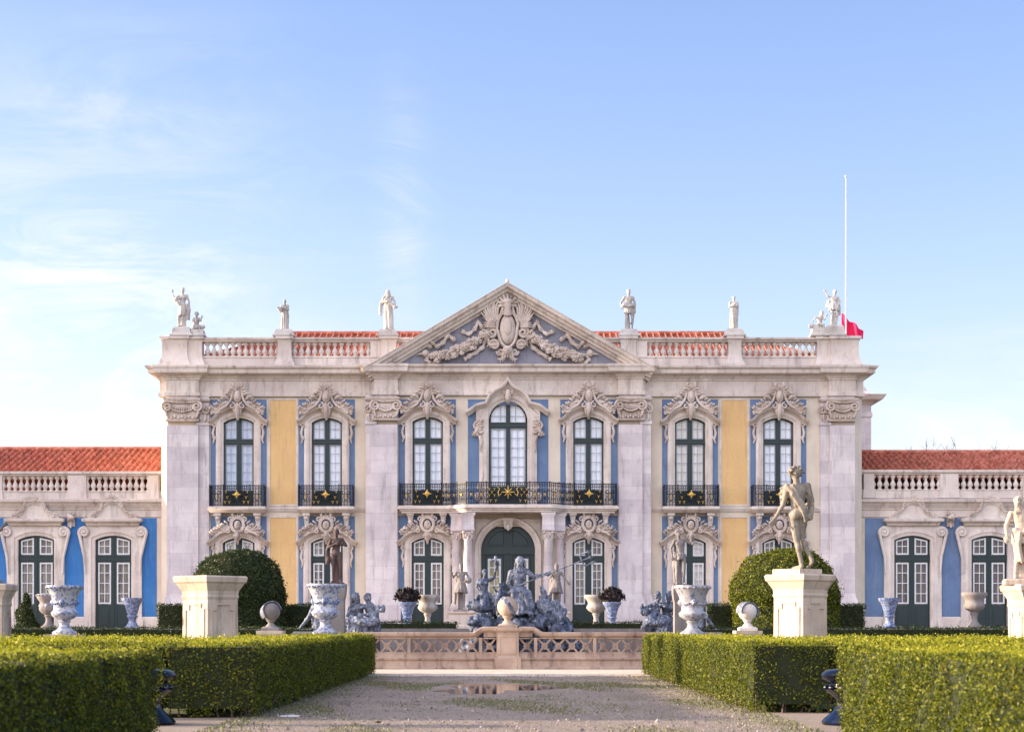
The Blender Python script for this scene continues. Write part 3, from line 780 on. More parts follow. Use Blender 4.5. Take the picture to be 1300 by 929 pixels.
m.ell((c[0],YT-.34,q(0,384)[1]),(.36,.26,.16),12,6)
m.ell((c[0],YT-.3,c[1]-.98),(.24,.2,.22),12,8)          # mask
for s in (-1,1): m.ell((c[0]+s*.08,YT-.48,c[1]-.93),.035,6,4)
m.tube([(c[0],YT-.48,c[1]-.93),(c[0],YT-.53,c[1]-1.02)],[.03,.045],6)
for k in range(5): m.tube([(c[0]+(k-2)*.09,YT-.3,c[1]-1.1),(c[0]+(k-2)*.13,YT-.28,c[1]-1.32)],[.06,.03],6)
def garland(sgn):
    f = lambda px: 644.5+sgn*(px-644.5) if sgn < 0 else px
    P = [(671,424),(684,434),(697,441),(712,447),(727,451),(741,454)] if sgn > 0 else [(618,424),(605,434),(592,441),(577,447),(562,451),(550,454)]
    for i in range(len(P)-1):
        for k in range(17):
            t = (i+rnd.random())/(len(P)-1)*(len(P)-1)-0; j = min(int(t),len(P)-2); u = t-j
            px = P[j][0]+(P[j+1][0]-P[j][0])*u; py = P[j][1]+(P[j+1][1]-P[j][1])*u
            w = 7*(1-.35*abs((i-2)/2.5)); a,b = q(px+rnd.uniform(-3,3), py+rnd.uniform(-w,w))
            flower(m, a, YT-.24-rnd.uniform(0,.16), b, rnd.uniform(.09,.17), None, rnd)
    m.tube([(q(*p)[0],YT-.12,q(*p)[1]) for p in P],[.1,.15,.2,.2,.16,.1],10)
    s_ = sgn; bx = 644.5
    rib = [(672,428),(676,416),(682,408),(686,417),(694,424),(702,420)]
    rib2= [(712,432),(720,424),(726,434),(734,440),(741,434),(744,441)]
    rib3= [(672,428),(676,440),(684,446),(694,452),(700,456)]
    rib4= [(730,456),(742,461),(748,456),(744,450)]
    rib5= [(655,420),(662,424),(672,428)]
    for r_ in (rib,rib2,rib3,rib4,rib5):
        pp = [(bx+s_*(a-bx), b) for a,b in r_]
        fine = []
        for i in range(len(pp)-1):
            for k in range(4): t=k/4; fine.append((pp[i][0]+(pp[i+1][0]-pp[i][0])*t, pp[i][1]+(pp[i+1][1]-pp[i][1])*t))
        fine.append(pp[-1])
        m.tube([(q(*p)[0],YT-.1-.05*math.sin(i*1.3),q(*p)[1]) for i,p in enumerate(fine)],[.10+.03*math.sin(i*1.7) for i in range(len(fine))],6,flat=.8)
    a,b = q(bx+s_*(749-bx),448); m.ell((a,YT-.14,b),(.17,.15,.17),10,6); m.tube([(a+s_*.1,YT-.12,b),(a+s_*.42,YT-.08,b-.06)],[.08,.015],6)
garland(1); garland(-1)
pb(m, 'pediment_carving', ORN, ped, smooth=True).location = (0,0,0)
# --- roof
m = MB(); rx0, rx1 = -15.7, 16.0
RZ = Z(420.5,86.2)-.2; roof_sheet(m, rx0, rx1, 81.0, 14.0, 86.2, RZ, hipl=4.9, hipr=4.9)
roof_sheet(m, rx0, rx1, 91.4, 14.0, 86.2, RZ, hipl=4.9, hipr=4.9)
side_roof(m, rx0, rx0+4.9, 81.0, 91.4, 14.0, RZ, 5.2); side_roof(m, rx1, rx1-4.9, 81.0, 91.4, 14.0, RZ, 5.2)
m.tube([(rx0+4.8,86.2,RZ+.08),(rx1-4.8,86.2,RZ+.08)],[.13,.13],8)
m.box(rx0-.2,rx1+.2,80.6,93.5,13.7,13.95)
pb(m, 'roof', TILE)
# --- windows
uw = upper_window(palace); lw = lower_window(palace); sb = balcony_side(palace)
firsts = True
for c in (303,415,543,747,876,988):
    y = wx[c]; x = X(c,y)
    a, b = (uw, lw) if firsts else (copy_tree(uw, palace), copy_tree(lw, palace))
    part_at(a, x, y-.03, FL); part_at(b, x, y-.03, GZ)
    if c in (303,415,876,988):
        s_ = sb if firsts else copy_tree(sb, palace)
        part_at(s_, x, y, FL-.0)
    firsts = False
# --- central upper window with its ogee hood
def ogee(W, z0, z1, n=9):
    """double-curved gable line from (-W,z0) to (0,z1)"""
    L = []
    for i in range(n+1):
        t = i/n; L.append((-W+W*t, z0+(z1-z0)*(1-(1-t)**1.9)*.86+(z1-z0)*.14*t**4))
    return L+[(-a,b) for a,b in L[::-1][1:]]
WC, ZSC, RIC = 1.86, 3.95, .98
cw = joinery(GREEN, 'window', palace, WC, 0, ZSC, RIC, 3.68, 3.95, .95, edge=.12, mid=.2, t=.08)
g = MB()
for s in (-1,1):
    a,b = sorted((s*.1, s*(WC/2-.12)))
    glazing(g, a+.02,b-.02, .98,3.66, 2,6, edge=.03, b=.028)
    g.box(min(s*.33,s*.37)+0,max(s*.33,s*.37),.175,.195,4.0,4.75); g.box(min(s*.1,s*.8),max(s*.1,s*.8),.177,.193,4.22,4.25)
g.build('glazing_bars', SHADEW, cw); panes(cw, WC, ZSC, RIC, CURT, z0=.5)
m = MB()
m.sweep(arch_path(WC, ZSC, RIC, 18), [(-.03,.18),(-.03,-.02),(.04,-.06),(.1,-.06),(.12,-.12),(.26,-.16),(.30,-.12),(.42,-.1),(.42,.02)])
for s in (-1,1):                                    # tall side volute pilasters
    Q = Matrix.Diagonal((s,1,1,1))
    m.prism([(.93,0),(1.32,0),(1.34,.6),(1.24,1.2),(1.2,2.6),(1.3,3.5),(1.5,4.1),(1.5,4.75),(.93,4.75)],-.12,.03,Q)
    m.prism([(1.0,.1),(1.12,.1),(1.12,3.4),(1.0,3.4)],-.17,-.121,Q)
pts = [(-1.86,4.25),(-1.62,4.42),(-1.36,4.58),(-1.05,4.66)]
hp = [(-1.9,4.30),(-1.7,4.43),(-1.45,4.62),(-1.05,4.72),(-.98,4.74),(-.8,5.1),(-.55,5.33),(-.3,5.45),(-.14,5.55),(0,5.78),(.14,5.55),(.3,5.45),(.55,5.33),(.8,5.1),(.98,4.74),(1.05,4.72),(1.45,4.62),(1.7,4.43),(1.9,4.30)]
m.prism([(-1.5,4.2)]+[(a,b-.05) for a,b in hp[2:-2]]+[(1.5,4.2)]+[(a,b) for a,b in arch_pts(WC+.4,ZSC+.2,RIC+.2,12)[::-1]],-.14,.02)
m.sweep(hp,[(-.1,.0),(-.1,-.2),(0,-.28),(.02,-.42),(.1,-.46),(.14,-.42),(.14,.0)])
m.build('stone_surround', TRIM, cw, smooth=True)
m = Pieces()
for s in (-1,1):
    Q = Matrix.Diagonal((s,1,1,1)); m.cut()
    for k in range(5):
        m.ell((1.26+.05*(k%2),-.16,4.0-.14*k),(.13,.1,.1),8,5,M=Q); m.ell((1.45-.05*(k%2),-.14,3.95-.15*k),(.1,.09,.09),8,5,M=Q)
    m.spiral((1.42,3.75),.2,1.4,1.5,-1,.06,-.16,M=Q); m.spiral((1.36,.45),.2,1.5,-1.4,1,.06,-.14,M=Q,tail=[(1.15,1.4,.4),(1.3,1.0)])
    m.tube([(1.32,-.14,3.3),(1.25,-.2,3.0),(1.3,-.16,2.75),(1.22,-.14,2.5)],[.09,.08,.06,.02],8,Q)
    m.tube([(1.36,-.14,1.1),(1.4,-.16,.9),(1.32,-.14,.7)],[.03,.07,.05],6,Q)
    leafspray(m, 1.3, 3.9, -1.2, .6, .08, -.15, Q, .3)
m.cut()
for s in (-1,1): m.spiral((.12,5.3),.1,1.3,1.2,-1,.04,-.3,M=Matrix.Diagonal((s,1,1,1)))
m.tube([(0,-.3,5.4),(0,-.36,5.15),(0,-.3,4.92),(0,-.2,4.8)],[.1,.14,.13,.06],8)
m.build('carved_ornament', ORN, cw, smooth=True)
part_at(cw, X(645,YC), YC-.03, FL)
# --- entrance door and its frame
XE = X(645,YC); WD, ZSD, RID = 2.56, 3.75, 1.15
dd = MB()
dd.prism([(-WD/2,0.02)]+arch_pts(WD,ZSD,RID,18)+[(WD/2,0.02)],.24,.30)
dd.box(-.06,.06,.17,.24,.02,3.5); dd.box(-WD/2,WD/2,.14,.24,3.46,3.62); dd.box(-WD/2,WD/2,.18,.24,3.62,3.74)
dd.box(-.05,.05,.18,.24,3.74,4.86)
for s in (-1,1):
    Q = Matrix.Diagonal((s,1,1,1))
    for (a,b,c_,d_) in ((.16,1.16,.15,.75),(.16,1.16,.85,1.05)): dd.sweep([(a,c_),(a,d_),(b,d_),(b,c_)],[(0,.24),(0,.2),(-.05,.19),(-.08,.24)],closed=True,M=Q)
    dd.sweep([(.3,1.12),(.3,3.3),(.98,3.3),(.98,1.12)],[(0,.24),(0,.17),(.07,.17),(.09,.24)],closed=True,M=Q)
    dd.sweep([(.14,3.84),(.14,4.66),(.55,4.55),(.9,4.25),(1.06,3.84)],[(0,.24),(0,.19),(-.06,.19),(-.08,.24)],closed=True,M=Q)
dd.ell((0,.17,3.54),(.1,.04,.1),10,6)
door = dd.build('entrance_door', GREEN, palace)
g = MB(); gl = MB()
for s in (-1,1):
    a,b = sorted((s*.33,s*.95)); glazing(g, a,b,1.15,3.26,2,5,y=.17,edge=.09,b=.045)
    gl.add([(a,.215,1.15),(b,.215,1.15),(b,.215,3.26),(a,.215,3.26)],[(0,1,2,3)])
g.build('glazing_bars', WHITEP, door); 
k = NT('warm_room_behind_glass'); k.col(k.mix(k.ramp(k.noise(k.pos((1,1,.3)),4,3),[(.4,0),(.6,1)]), rgb('a9a377'), rgb('6f6d57'))); k.rough(.08); WARM = k.m
gl.build('pane', WARM, door, fix=False)
part_at(door, XE, YC, GZ)
m = MB()
dp = [(-WD/2,0)]+arch_pts(WD,ZSD,RID,18)+[(WD/2,0)]
m.sweep(dp,[(-.02,.24),(-.02,-.1),(.05,-.16),(.1,-.16),(.12,-.24),(.26,-.28),(.3,-.2),(.3,.0)])
# spandrel block under the balcony
m.prism([(-1.62,0),(-1.62,5.1),(1.62,5.1),(1.62,0)]+[(a,b) for a,b in ([(WD/2+.28,0)]+[(a*1.2,b+.25) for a,b in arch_pts(WD,ZSD,RID,14)[::-1]]+[(-WD/2-.28,0)])],-.14,.0)
for s in (-1,1):
    Q = Matrix.Diagonal((s,1,1,1))
    m.sweep([(.55,4.98),(1.5,4.98),(1.5,3.95),(1.3,4.35),(1.05,4.68),(.8,4.86)],[(0,-.14),(0,-.18),(-.05,-.18),(-.07,-.14)],closed=True,M=Q)
m.mould(-.2,.2,-.42,0,[(-.08,4.62),(-.02,4.7),(.02,5.0),(.06,5.06),(.06,5.12)])
m.ell((0,-.42,4.72),(.12,.12,.2),8,6)
part_at(m.build('door_surround', TRIM, palace, smooth=True), XE, YC, GZ)
# columns carrying the central balcony
m0 = MB(); m0.block([(.34,0),(.34,.5),(.30,.55),(.30,.9),(.33,.95),(.33,1.02)]); 
m0.lathe([(.29,1.02),(.3,1.08),(.26,1.14),(.225,1.2),(.235,2.4),(.2,4.05),(.22,4.08),(.22,4.12),(.2,4.14)],18)
m0.block([(.2,4.14),(.22,4.45),(.29,4.5),(.29,4.58),(.27,4.6),(.27,5.15),(.33,5.24),(.34,5.32)])
colm = m0.build('column', STONE, palace, smooth=True)
c0 = MB()
for k in range(16):
    a = k*math.pi/8; c0.ell((.22*math.cos(a),.22*math.sin(a),4.2+.1*(k%2)),(.06,.06,.11),6,4)
for a in (.785,2.356,3.927,5.498):
    c0.ell((.28*math.cos(a),.28*math.sin(a),4.42),(.09,.09,.09),8,5)
c0.build('capital', ORN, colm, smooth=True)
fc = True
for px,yy in ((580,YC-.55),(594.5,YC-1.15),(696,YC-1.15),(710,YC-.55)):
    o = colm if fc else copy_tree(colm, palace); fc = False
    part_at(o, X(px,yy), yy, GZ)
# central balcony slab: straight arms and bowed centre
def bow(d0, dmid, xa, xb, xc, n=10):
    P = [(xa,-d0),(xb,-d0)]
    for i in range(n+1):
        t=i/n; s_=3*t*t-2*t**3; P.append((xb+(xc-xb)*t, -d0-(dmid-d0)*s_))
    P += [(-a,b) for a,b in P[::-1]]; return P
XA = X(784,YC)-X(645,YC)-.02
PL = [(a,b) for a,b in bow(.7,1.55,-XA,-X(CX+78,YC),-X(CX+52,YC))]
m = MB()
def bslab(off, z0_, z1_): m.plan([(a*(1+off/5.0),b-off) for a,b in PL]+[(XA*(1+off/5.0),.02),(-XA*(1+off/5.0),.02)], z0_, z1_)
bslab(-.14,-.34,-.24); bslab(-.06,-.24,-.16); bslab(.03,-.16,-.06); bslab(0,-.06,0)
for x in (-4.55,-3.02,3.02,4.55):
    m.loft([[(x-a,-b,z),(x+a,-b,z),(x+a,.02,z),(x-a,.02,z)] for a,b,z in [(.08,.12,-1.15),(.13,.2,-1.02),(.09,.22,-.85),(.12,.38,-.52),(.15,.45,-.44),(.17,.5,-.42),(.17,.5,-.33)]])
    m.ell((x,-.35,-.75),.12,8,6)
bc = m.build('balcony', TRIM, palace); part_at(bc, XE, YC, FL)
ir, gd = MB(), Pieces(); pts = [(a*.985,b+.07) for a,b in PL]
i = 0; xs_cut = [-XA*.985,-4.48,-3.05]
def pointx(x):
    for a,b in zip(pts,pts[1:]):
        if a[0]-1e-6 <= x <= b[0]+1e-6: return (x, a[1]+(b[1]-a[1])*((x-a[0])/max(b[0]-a[0],1e-6)))
    return pts[-1]
wl_ = X(543,YC)-XE
cuts = [-XA*.985, wl_-.66, wl_+.66, -X(CX+78,YC), -2.6,-2.35,-X(CX+52,YC), -1.0, 1.0, X(CX+52,YC), 2.35,2.6, X(CX+78,YC), -wl_-.66, -wl_+.66, XA*.985]
for a,b in zip(cuts,cuts[1:]):
    dense = (abs(a+b)<.1) or abs((a+b)/2-wl_)<.1 or abs((a+b)/2+wl_)<.1
    rail_run(ir, MB() if dense else gd, pointx(a), pointx(b), .01, 1.02, dense=dense, step=.085 if dense else .12)
    p = pointx(a); ir.box(p[0]-.022,p[0]+.022,p[1]-.022,p[1]+.022,0,1.07)
rail_run(ir, MB(), (-XA*.985,-.02), pts[0], .01, 1.02); rail_run(ir, MB(), pts[-1], (XA*.985,-.02), .01, 1.02)
yb = pointx(0)[1]; star(gd, 0,.56,.31,yb-.06, sharp=True)
for s in (-1,1):
    gd.cut(); gd.tube([(s*.3,yb-.05,.5),(s*.42,yb-.05,.38),(s*.46,yb-.05,.56),(s*.38,yb-.05,.7),(s*.48,yb-.05,.78)],[.015,.03,.03,.02,.015],6)
    for (x,zz) in ((.62,.7),(.86,.7),(.62,.42),(.86,.42),(.74,.56),(.56,.18),(.8,.18),(.3,.85)):
        gd.cut(); gd.tube([(s*x-.06,yb-.04,zz+.05),(s*x,yb-.05,zz),(s*x+.06,yb-.04,zz+.05)],[.012,.025,.012],5); gd.ell((s*x,yb-.05,zz-.04),(.02,.02,.05),6,4)
    yw = pointx(wl_)[1]; star(gd, s*wl_,.55,.20,yw-.05)
    for s2 in (-1,1):
        for (x,zz) in ((.5,.68),(.34,.2),(.54,.2),(.44,.42)):
            xx = s*wl_+s2*x; gd.cut(); gd.tube([(xx-.06,yw-.04,zz+.05),(xx,yw-.05,zz),(xx+.06,yw-.04,zz+.05)],[.012,.025,.012],5); gd.ell((xx,yw-.05,zz-.04),(.02,.02,.05),6,4)
ir.build('railing', IRON, bc); gd.build('gilded_rosette', GOLD, bc, smooth=True)

# ================================================================== WINGS
YW = 81.0
def wing_window(parent, seed):
    W, zs, ri = 1.76, 4.2, .22
    w = joinery(GREEN, 'french_door', parent, W, 0, zs, ri, 3.16, 3.46, 1.1, edge=.12, mid=.26)
    g = MB()
    for s in (-1,1):
        a,b = sorted((s*.13, s*(W/2-.12)))
        glazing(g, a+.01,b-.01, 1.16,3.12, 2,4, edge=.07, b=.035, y=.13); glazing(g, a+.01,b-.01, 3.5,4.3, 2,2, edge=.07, b=.035, y=.13, slope=.13)
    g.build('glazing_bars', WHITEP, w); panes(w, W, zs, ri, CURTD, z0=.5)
    m = MB(); wd = .5
    m.sweep(arch_path(W,zs,ri),[(-.02,.17),(-.02,-.03),(.05,-.06),(.12,-.06),(.14,-.11),(.28,-.12),(.32,-.08),(.38,-.08),(.38,.03)])
    for s in (-1,1):
        Q = Matrix.Diagonal((s,1,1,1))
        m.prism([(W/2+.3,0),(W/2+.5,0),(W/2+.48,3.4),(W/2+.54,4.3),(W/2+.56,4.86),(W/2+.3,4.86)],-.1,.02,Q)
        m.box(W/2+.3,W/2+.56,-.14,.02,0,.38,Q)
        m.spiral((W/2+.48,4.55),.25,1.7,-.6,1,.085,-.16,M=Q,n=22,tail=[(W/2+.42,2.6,.5),(W/2+.46,3.4,.8)])
        m.ell((W/2+.48,-.16,4.55),.1,8,6,M=Q)
    zt = 4.86
    m.prism([(-1.25,zt-.5),(-1.25,zt+.02),(1.25,zt+.02),(1.25,zt-.5)]+[(a,b+.1) for a,b in arch_pts(W+.3,zs+.1,ri,12)[::-1]],-.09,.02)
    m.mould(-1.2,1.2,-.22,.02,[(0,zt),(.04,zt+.04),(.08,zt+.15),(.2,zt+.2),(.22,zt+.3),(.1,zt+.36)])
    # swept pediment
    P = [(-1.15,zt+.36),(-.85,zt+.42),(-.6,zt+.6),(-.42,zt+.92),(-.2,zt+1.06),(.2,zt+1.06),(.42,zt+.92),(.6,zt+.6),(.85,zt+.42),(1.15,zt+.36)]
    m.prism(P+[(1.15,zt+.32),(-1.15,zt+.32)],-.2,.02)
    m.sweep(P,[(-.06,-.1),(-.06,-.24),(.02,-.3),(.08,-.3),(.08,-.05)])
    m.build('stone_surround', TRIM, w, smooth=True)
    m = MB(); rnd = random.Random(seed)
    for s in (-1,1):
        for i in range(9):
            t = i/8; flower(m, s*(.42+.5*t*t+.02*math.sin(i)), -.32, zt+1.1-.62*t+.0*i, .085, None, rnd)
            flower(m, s*(.2+.28*t), -.3, zt+1.28-.1*t*t*3, .08, None, rnd)
        m.spiral((s*.95,zt+.48),.13,1.3,0,s,.045,-.3)
        leafspray(m, s*.1, zt+1.2, math.pi/2-s*1.2, .4, .06, -.3, None, -s*.8)
    shellfan(m, 0,-.3,zt+1.2,.24,7); flower(m,0,-.36,zt+1.16,.11,None,rnd)
    m.build('carved_crest', ORN, w, smooth=True)
    return w
def make_wing(sgn, label):
    xin = X(201) if sgn < 0 else X(1097); xout = sgn*31.0
    root = empty('palace_wing', (xin, YW, GZ), label=label, cat='palace wing'); off = -Vector((xin,YW,GZ))
    a, b = sorted((xin, xout))
    def wb(m, n, mat, smooth=False, par=None):
        o = m.build(n, mat, par or root, smooth)
        if par is None: o.location = off
        return o
    cs = [46,144,-52,-150] if sgn < 0 else [1158,1256,1354,1452]
    cs = [X(c,YW) for c in cs]; hs = [(x-.92,x+.92,GZ,GZ+4.45) for x in cs]
    zt = Z(656,YW); m = MB(); holed_wall(m, a,b,GZ,zt,YW,hs); m.add([(xout,YW,GZ),(xout,93,GZ),(xout,93,zt),(xout,YW,zt)],[(0,1,2,3)])
    m.add([(a,93,GZ),(b,93,GZ),(b,93,zt),(a,93,zt)],[(0,1,2,3)])
    wb(m,'wall',PLASTER)
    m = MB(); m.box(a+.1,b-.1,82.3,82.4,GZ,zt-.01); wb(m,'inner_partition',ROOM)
    m = MB(); e0, e1 = (a+.0, X(199,YW)) if sgn < 0 else (X(1098,YW), b-.0)
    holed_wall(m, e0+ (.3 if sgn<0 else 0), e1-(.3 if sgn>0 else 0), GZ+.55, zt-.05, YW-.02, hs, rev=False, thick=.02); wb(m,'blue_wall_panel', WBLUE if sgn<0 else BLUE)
    m = MB()
    segs = sorted([a]+[v for x in cs for v in (x-1.4,x+1.4)]+[b])
    for i in range(0,len(segs),2): m = MB(); m.mould(segs[i],segs[i+1],YW-.05,YW+.1,[(.04,GZ),(.04,GZ+.48),(.0,GZ+.54)]); wb(m,'plinth',TRIM)
    m = MB(); q0,q1 = a,b
    m.mould(a+.01,b-.01,YW-.03,93,[(.0,zt-.02),(.03,zt),(.03,Z(648,YW)),(.07,Z(647,YW)),(.1,Z(645,YW)),(.22,Z(641,YW)),(.27,Z(639,YW)),(.38,Z(637.5,YW)),(.40,Z(634.5,YW)),(.1,Z(633,YW))])
    wb(m,'cornice',CORN)
    dz = 2 if sgn > 0 else 0
    p0,p1,p2,p3,p4 = [Z(v-dz,YW) for v in (634,624,623,604,598)]
    m = MB(); m.mould(a+.01,b-.01,YW+.1,YW+.45,[(0,p0),(0,p1),(.03,p2-.03),(.03,p2)]); m.mould(a+.01,b-.01,YW+.08,YW+.5,[(0,p3),(.03,p3+.03),(.05,p3+.09),(.09,p3+.11),(.09,p4)])
    if sgn < 0: runs = [(109,187,10),(2,86,11),(-97,-15,10)]; piers = [(86,109),(187,201),(-15,2)]
    else: runs = [(1110,1194,10),(1217,1300,10),(1323,1400,10)]; piers = [(1097,1110),(1194,1217),(1300,1323)]
    for u,v in piers: m.mould(X(u,YW),X(v,YW),YW+.03,YW+.5,[(.06,p0),(.02,p1),(0,p1+.05),(0,p3+.02)])
    lastx = runs[-1][0] if sgn < 0 else runs[-1][1]
    u,v = sorted((X(lastx,YW), xout)); m.box(u+.1,v-.1,YW+.12,YW+.44,p2,p3+.02)
    par = wb(m,'parapet',CORN,True)
    b0 = None
    for u,v,n in runs:
        for i in range(n+1):
            if b0 is None: o = b0 = baluster_mesh(p3-p2).build('baluster', TRIM, par, smooth=True)
            else: o = b0.copy(); col.objects.link(o); o.parent = par
            o.location = (X(u+(v-u)*i/n,YW), YW+.28, p2)
    m = MB(); ze, zr = (Z(601,83), Z(572,87.6)) if sgn < 0 else (Z(603,83), Z(576,87.6))
    if sgn < 0: roof_sheet(m, a, x0-.05, 82.0, ze-.35, 87.6, zr); roof_sheet(m, a, x0-.05, 92.6, ze-.35, 87.6, zr)
    else: roof_sheet(m, x1+.05, b, 82.0, ze-.35, 87.6, zr); roof_sheet(m, x1+.05, b, 92.6, ze-.35, 87.6, zr)
    m.tube([((a if sgn<0 else x1+.1),87.6,zr+.08),((x0-.1 if sgn<0 else b),87.6,zr+.08)],[.13,.13],8)
    wb(m,'roof',TILE)
    m = MB(); m.prism([(82.0,ze-.5),(87.6,zr-.15),(92.6,ze-.5)], -.15,.15, Matrix.Translation((xout,0,0)) @ Matrix.Rotation(math.pi/2,4,'Z') @ Matrix.Diagonal((1,1,1,1)))
    wb(m,'gable',PLASTER)
    w0 = None
    for i,x in enumerate(cs):
        w = wing_window(root, 9) if w0 is None else copy_tree(w0, root); w0 = w0 or w
        w.location = Vector((x,YW-.03,GZ))+off
    # carved water spout under the cornice
    gx = X(91,YW) if sgn < 0 else X(1206,YW); gz = Z(659,YW)
    m = MB(); m.box(gx-.17,gx+.17,YW-.1,YW+.02,gz-.35,gz+.3); m.ell((gx,YW-.3,gz+.08),(.16,.28,.17),10,7); m.ell((gx-sgn*.1,YW-.5,gz+.06),(.14,.16,.11),8,6)
    m.cap((gx+sgn*.12,YW-.42,gz+.08),(gx-sgn*.1+sgn*.35,YW-.72,gz+.1),.06,.04)
    for k in range(8): a_=k*.785; m.ell((gx+.17*math.cos(a_),YW-.16,gz+.1+.2*math.sin(a_)),.07,6,4)
    m.cap((gx,YW-.08,gz-.2),(gx,YW-.2,gz-.38),.1,.05)
    wb(m,'carved_water_spout',ORN,True)
    return root
wing_l = make_wing(-1,'low palace wing left of the main block, bright blue walls under a sunlit orange roof')
wing_r = make_wing(1,'low palace wing right of the main block, faded blue walls, dark red roof in shade')
# small slipped tile stack on the left wing roof
# --- taller block behind the right corner
YR = 96.0
m = MB(); a,b = X(1040,YR), X(1106,YR)
root = empty('rear_building', ((a+b)/2,YR,GZ), label='grey stone rear block showing past the right corner of the palace', cat='building')
off = -Vector(((a+b)/2,YR,GZ))
m.mould(a,b,YR,YR+9,[(0,GZ),(0,Z(530,YR)),(.06,Z(529,YR)),(.06,Z(524,YR)),(0,Z(523,YR)),(0,Z(514,YR))])
m.build('wall', STONE, root).location = off
m = MB(); m.mould(a,b,YR,YR+9,[(0,Z(514,YR)),(.1,Z(512,YR)),(.2,Z(510,YR)),(.55,Z(508,YR)),(.7,Z(503,YR)),(.72,Z(502,YR)),(.05,Z(501,YR))])
m.build('cornice', CORN, root).location = off
m = MB(); m.mould(a,b,YR+.1,YR+8.9,[(.05,Z(502,YR)),(0,Z(499,YR)),(-.2,Z(494,YR)),(-.35,Z(486,YR)),(-.4,Z(476,YR)),(-.35,Z(474,YR)),(-.35,Z(471,YR))])
m.build('parapet', STONE, root).location = off

# every window's curtains hang and shine a little differently
rc = random.Random(12)
def vary(o, mats):
    if not o.material_slots: return
    o.material_slots[0].link = 'OBJECT'; o.material_slots[0].material = rc.choice(mats)
for root_ in (palace, wing_l, wing_r):
    for w_ in root_.children:
        up = w_.name.startswith('window')
        for c_ in w_.children:
            if c_.name.startswith('curtain'):
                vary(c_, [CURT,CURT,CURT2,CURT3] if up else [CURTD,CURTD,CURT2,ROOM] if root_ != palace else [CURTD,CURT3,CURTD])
                c_.location.x += rc.uniform(-.06,.06)
# ================================================================== CARVED FIGURES
def V3(*a): return Vector(a)
BASEJ = dict(head=(0,-.02,1.60), neck=(0,.01,1.46), chest=(0,0,1.27), waist=(0,0,1.08), pelvis=(0,0,.95),
    sl=(-.185,0,1.40), sr=(.185,0,1.40), el=(-.25,.02,1.13), er=(.25,.02,1.13), hl=(-.27,-.06,.88), hr=(.27,-.06,.88),
    pl=(-.095,0,.93), pr=(.095,0,.93), kl=(-.11,-.03,.50), kr=(.11,-.03,.50), al=(-.11,.02,.09), ar=(.11,.02,.09), tl=(-.13,-.17,.03), tr=(.13,-.17,.03))
def hand(m, w, e, s=1.0, curl=.5):
    """palm, four fingers and a thumb in line with the forearm e->w"""
    w = Vector(w); d = (w-Vector(e)).normalized(); side = d.cross(Vector((0,1,0)))
    if side.length < .2: side = d.cross(Vector((1,0,0)))
    side.normalize(); up = side.cross(d).normalized()
    pc = w+d*.045*s
    for k in (-1,0,1): m.cap(w+side*k*.012*s, w+d*.085*s+side*k*.024*s, .02*s, .019*s, 7)
    for k,L in ((-1.5,.05),(-.5,.066),(.5,.062),(1.5,.045)):
        a = w+d*.085*s+side*k*.019*s; b = a+d*L*.55*s+up*curl*.01*s+side*k*.004*s; c = b+d*L*.5*s*(1-curl*.5)+up*curl*.03*s
        m.cap(a,b,.0115*s,.011*s,6); m.cap(b,c,.011*s,.009*s,6)
    a = w+d*.02*s-side*.025*s; b = a+d*.035*s-side*.028*s; m.cap(a,b,.014*s,.012*s,6); m.cap(b,b+d*.03*s-side*.006*s+up*.01,.012*s,.009*s,6)
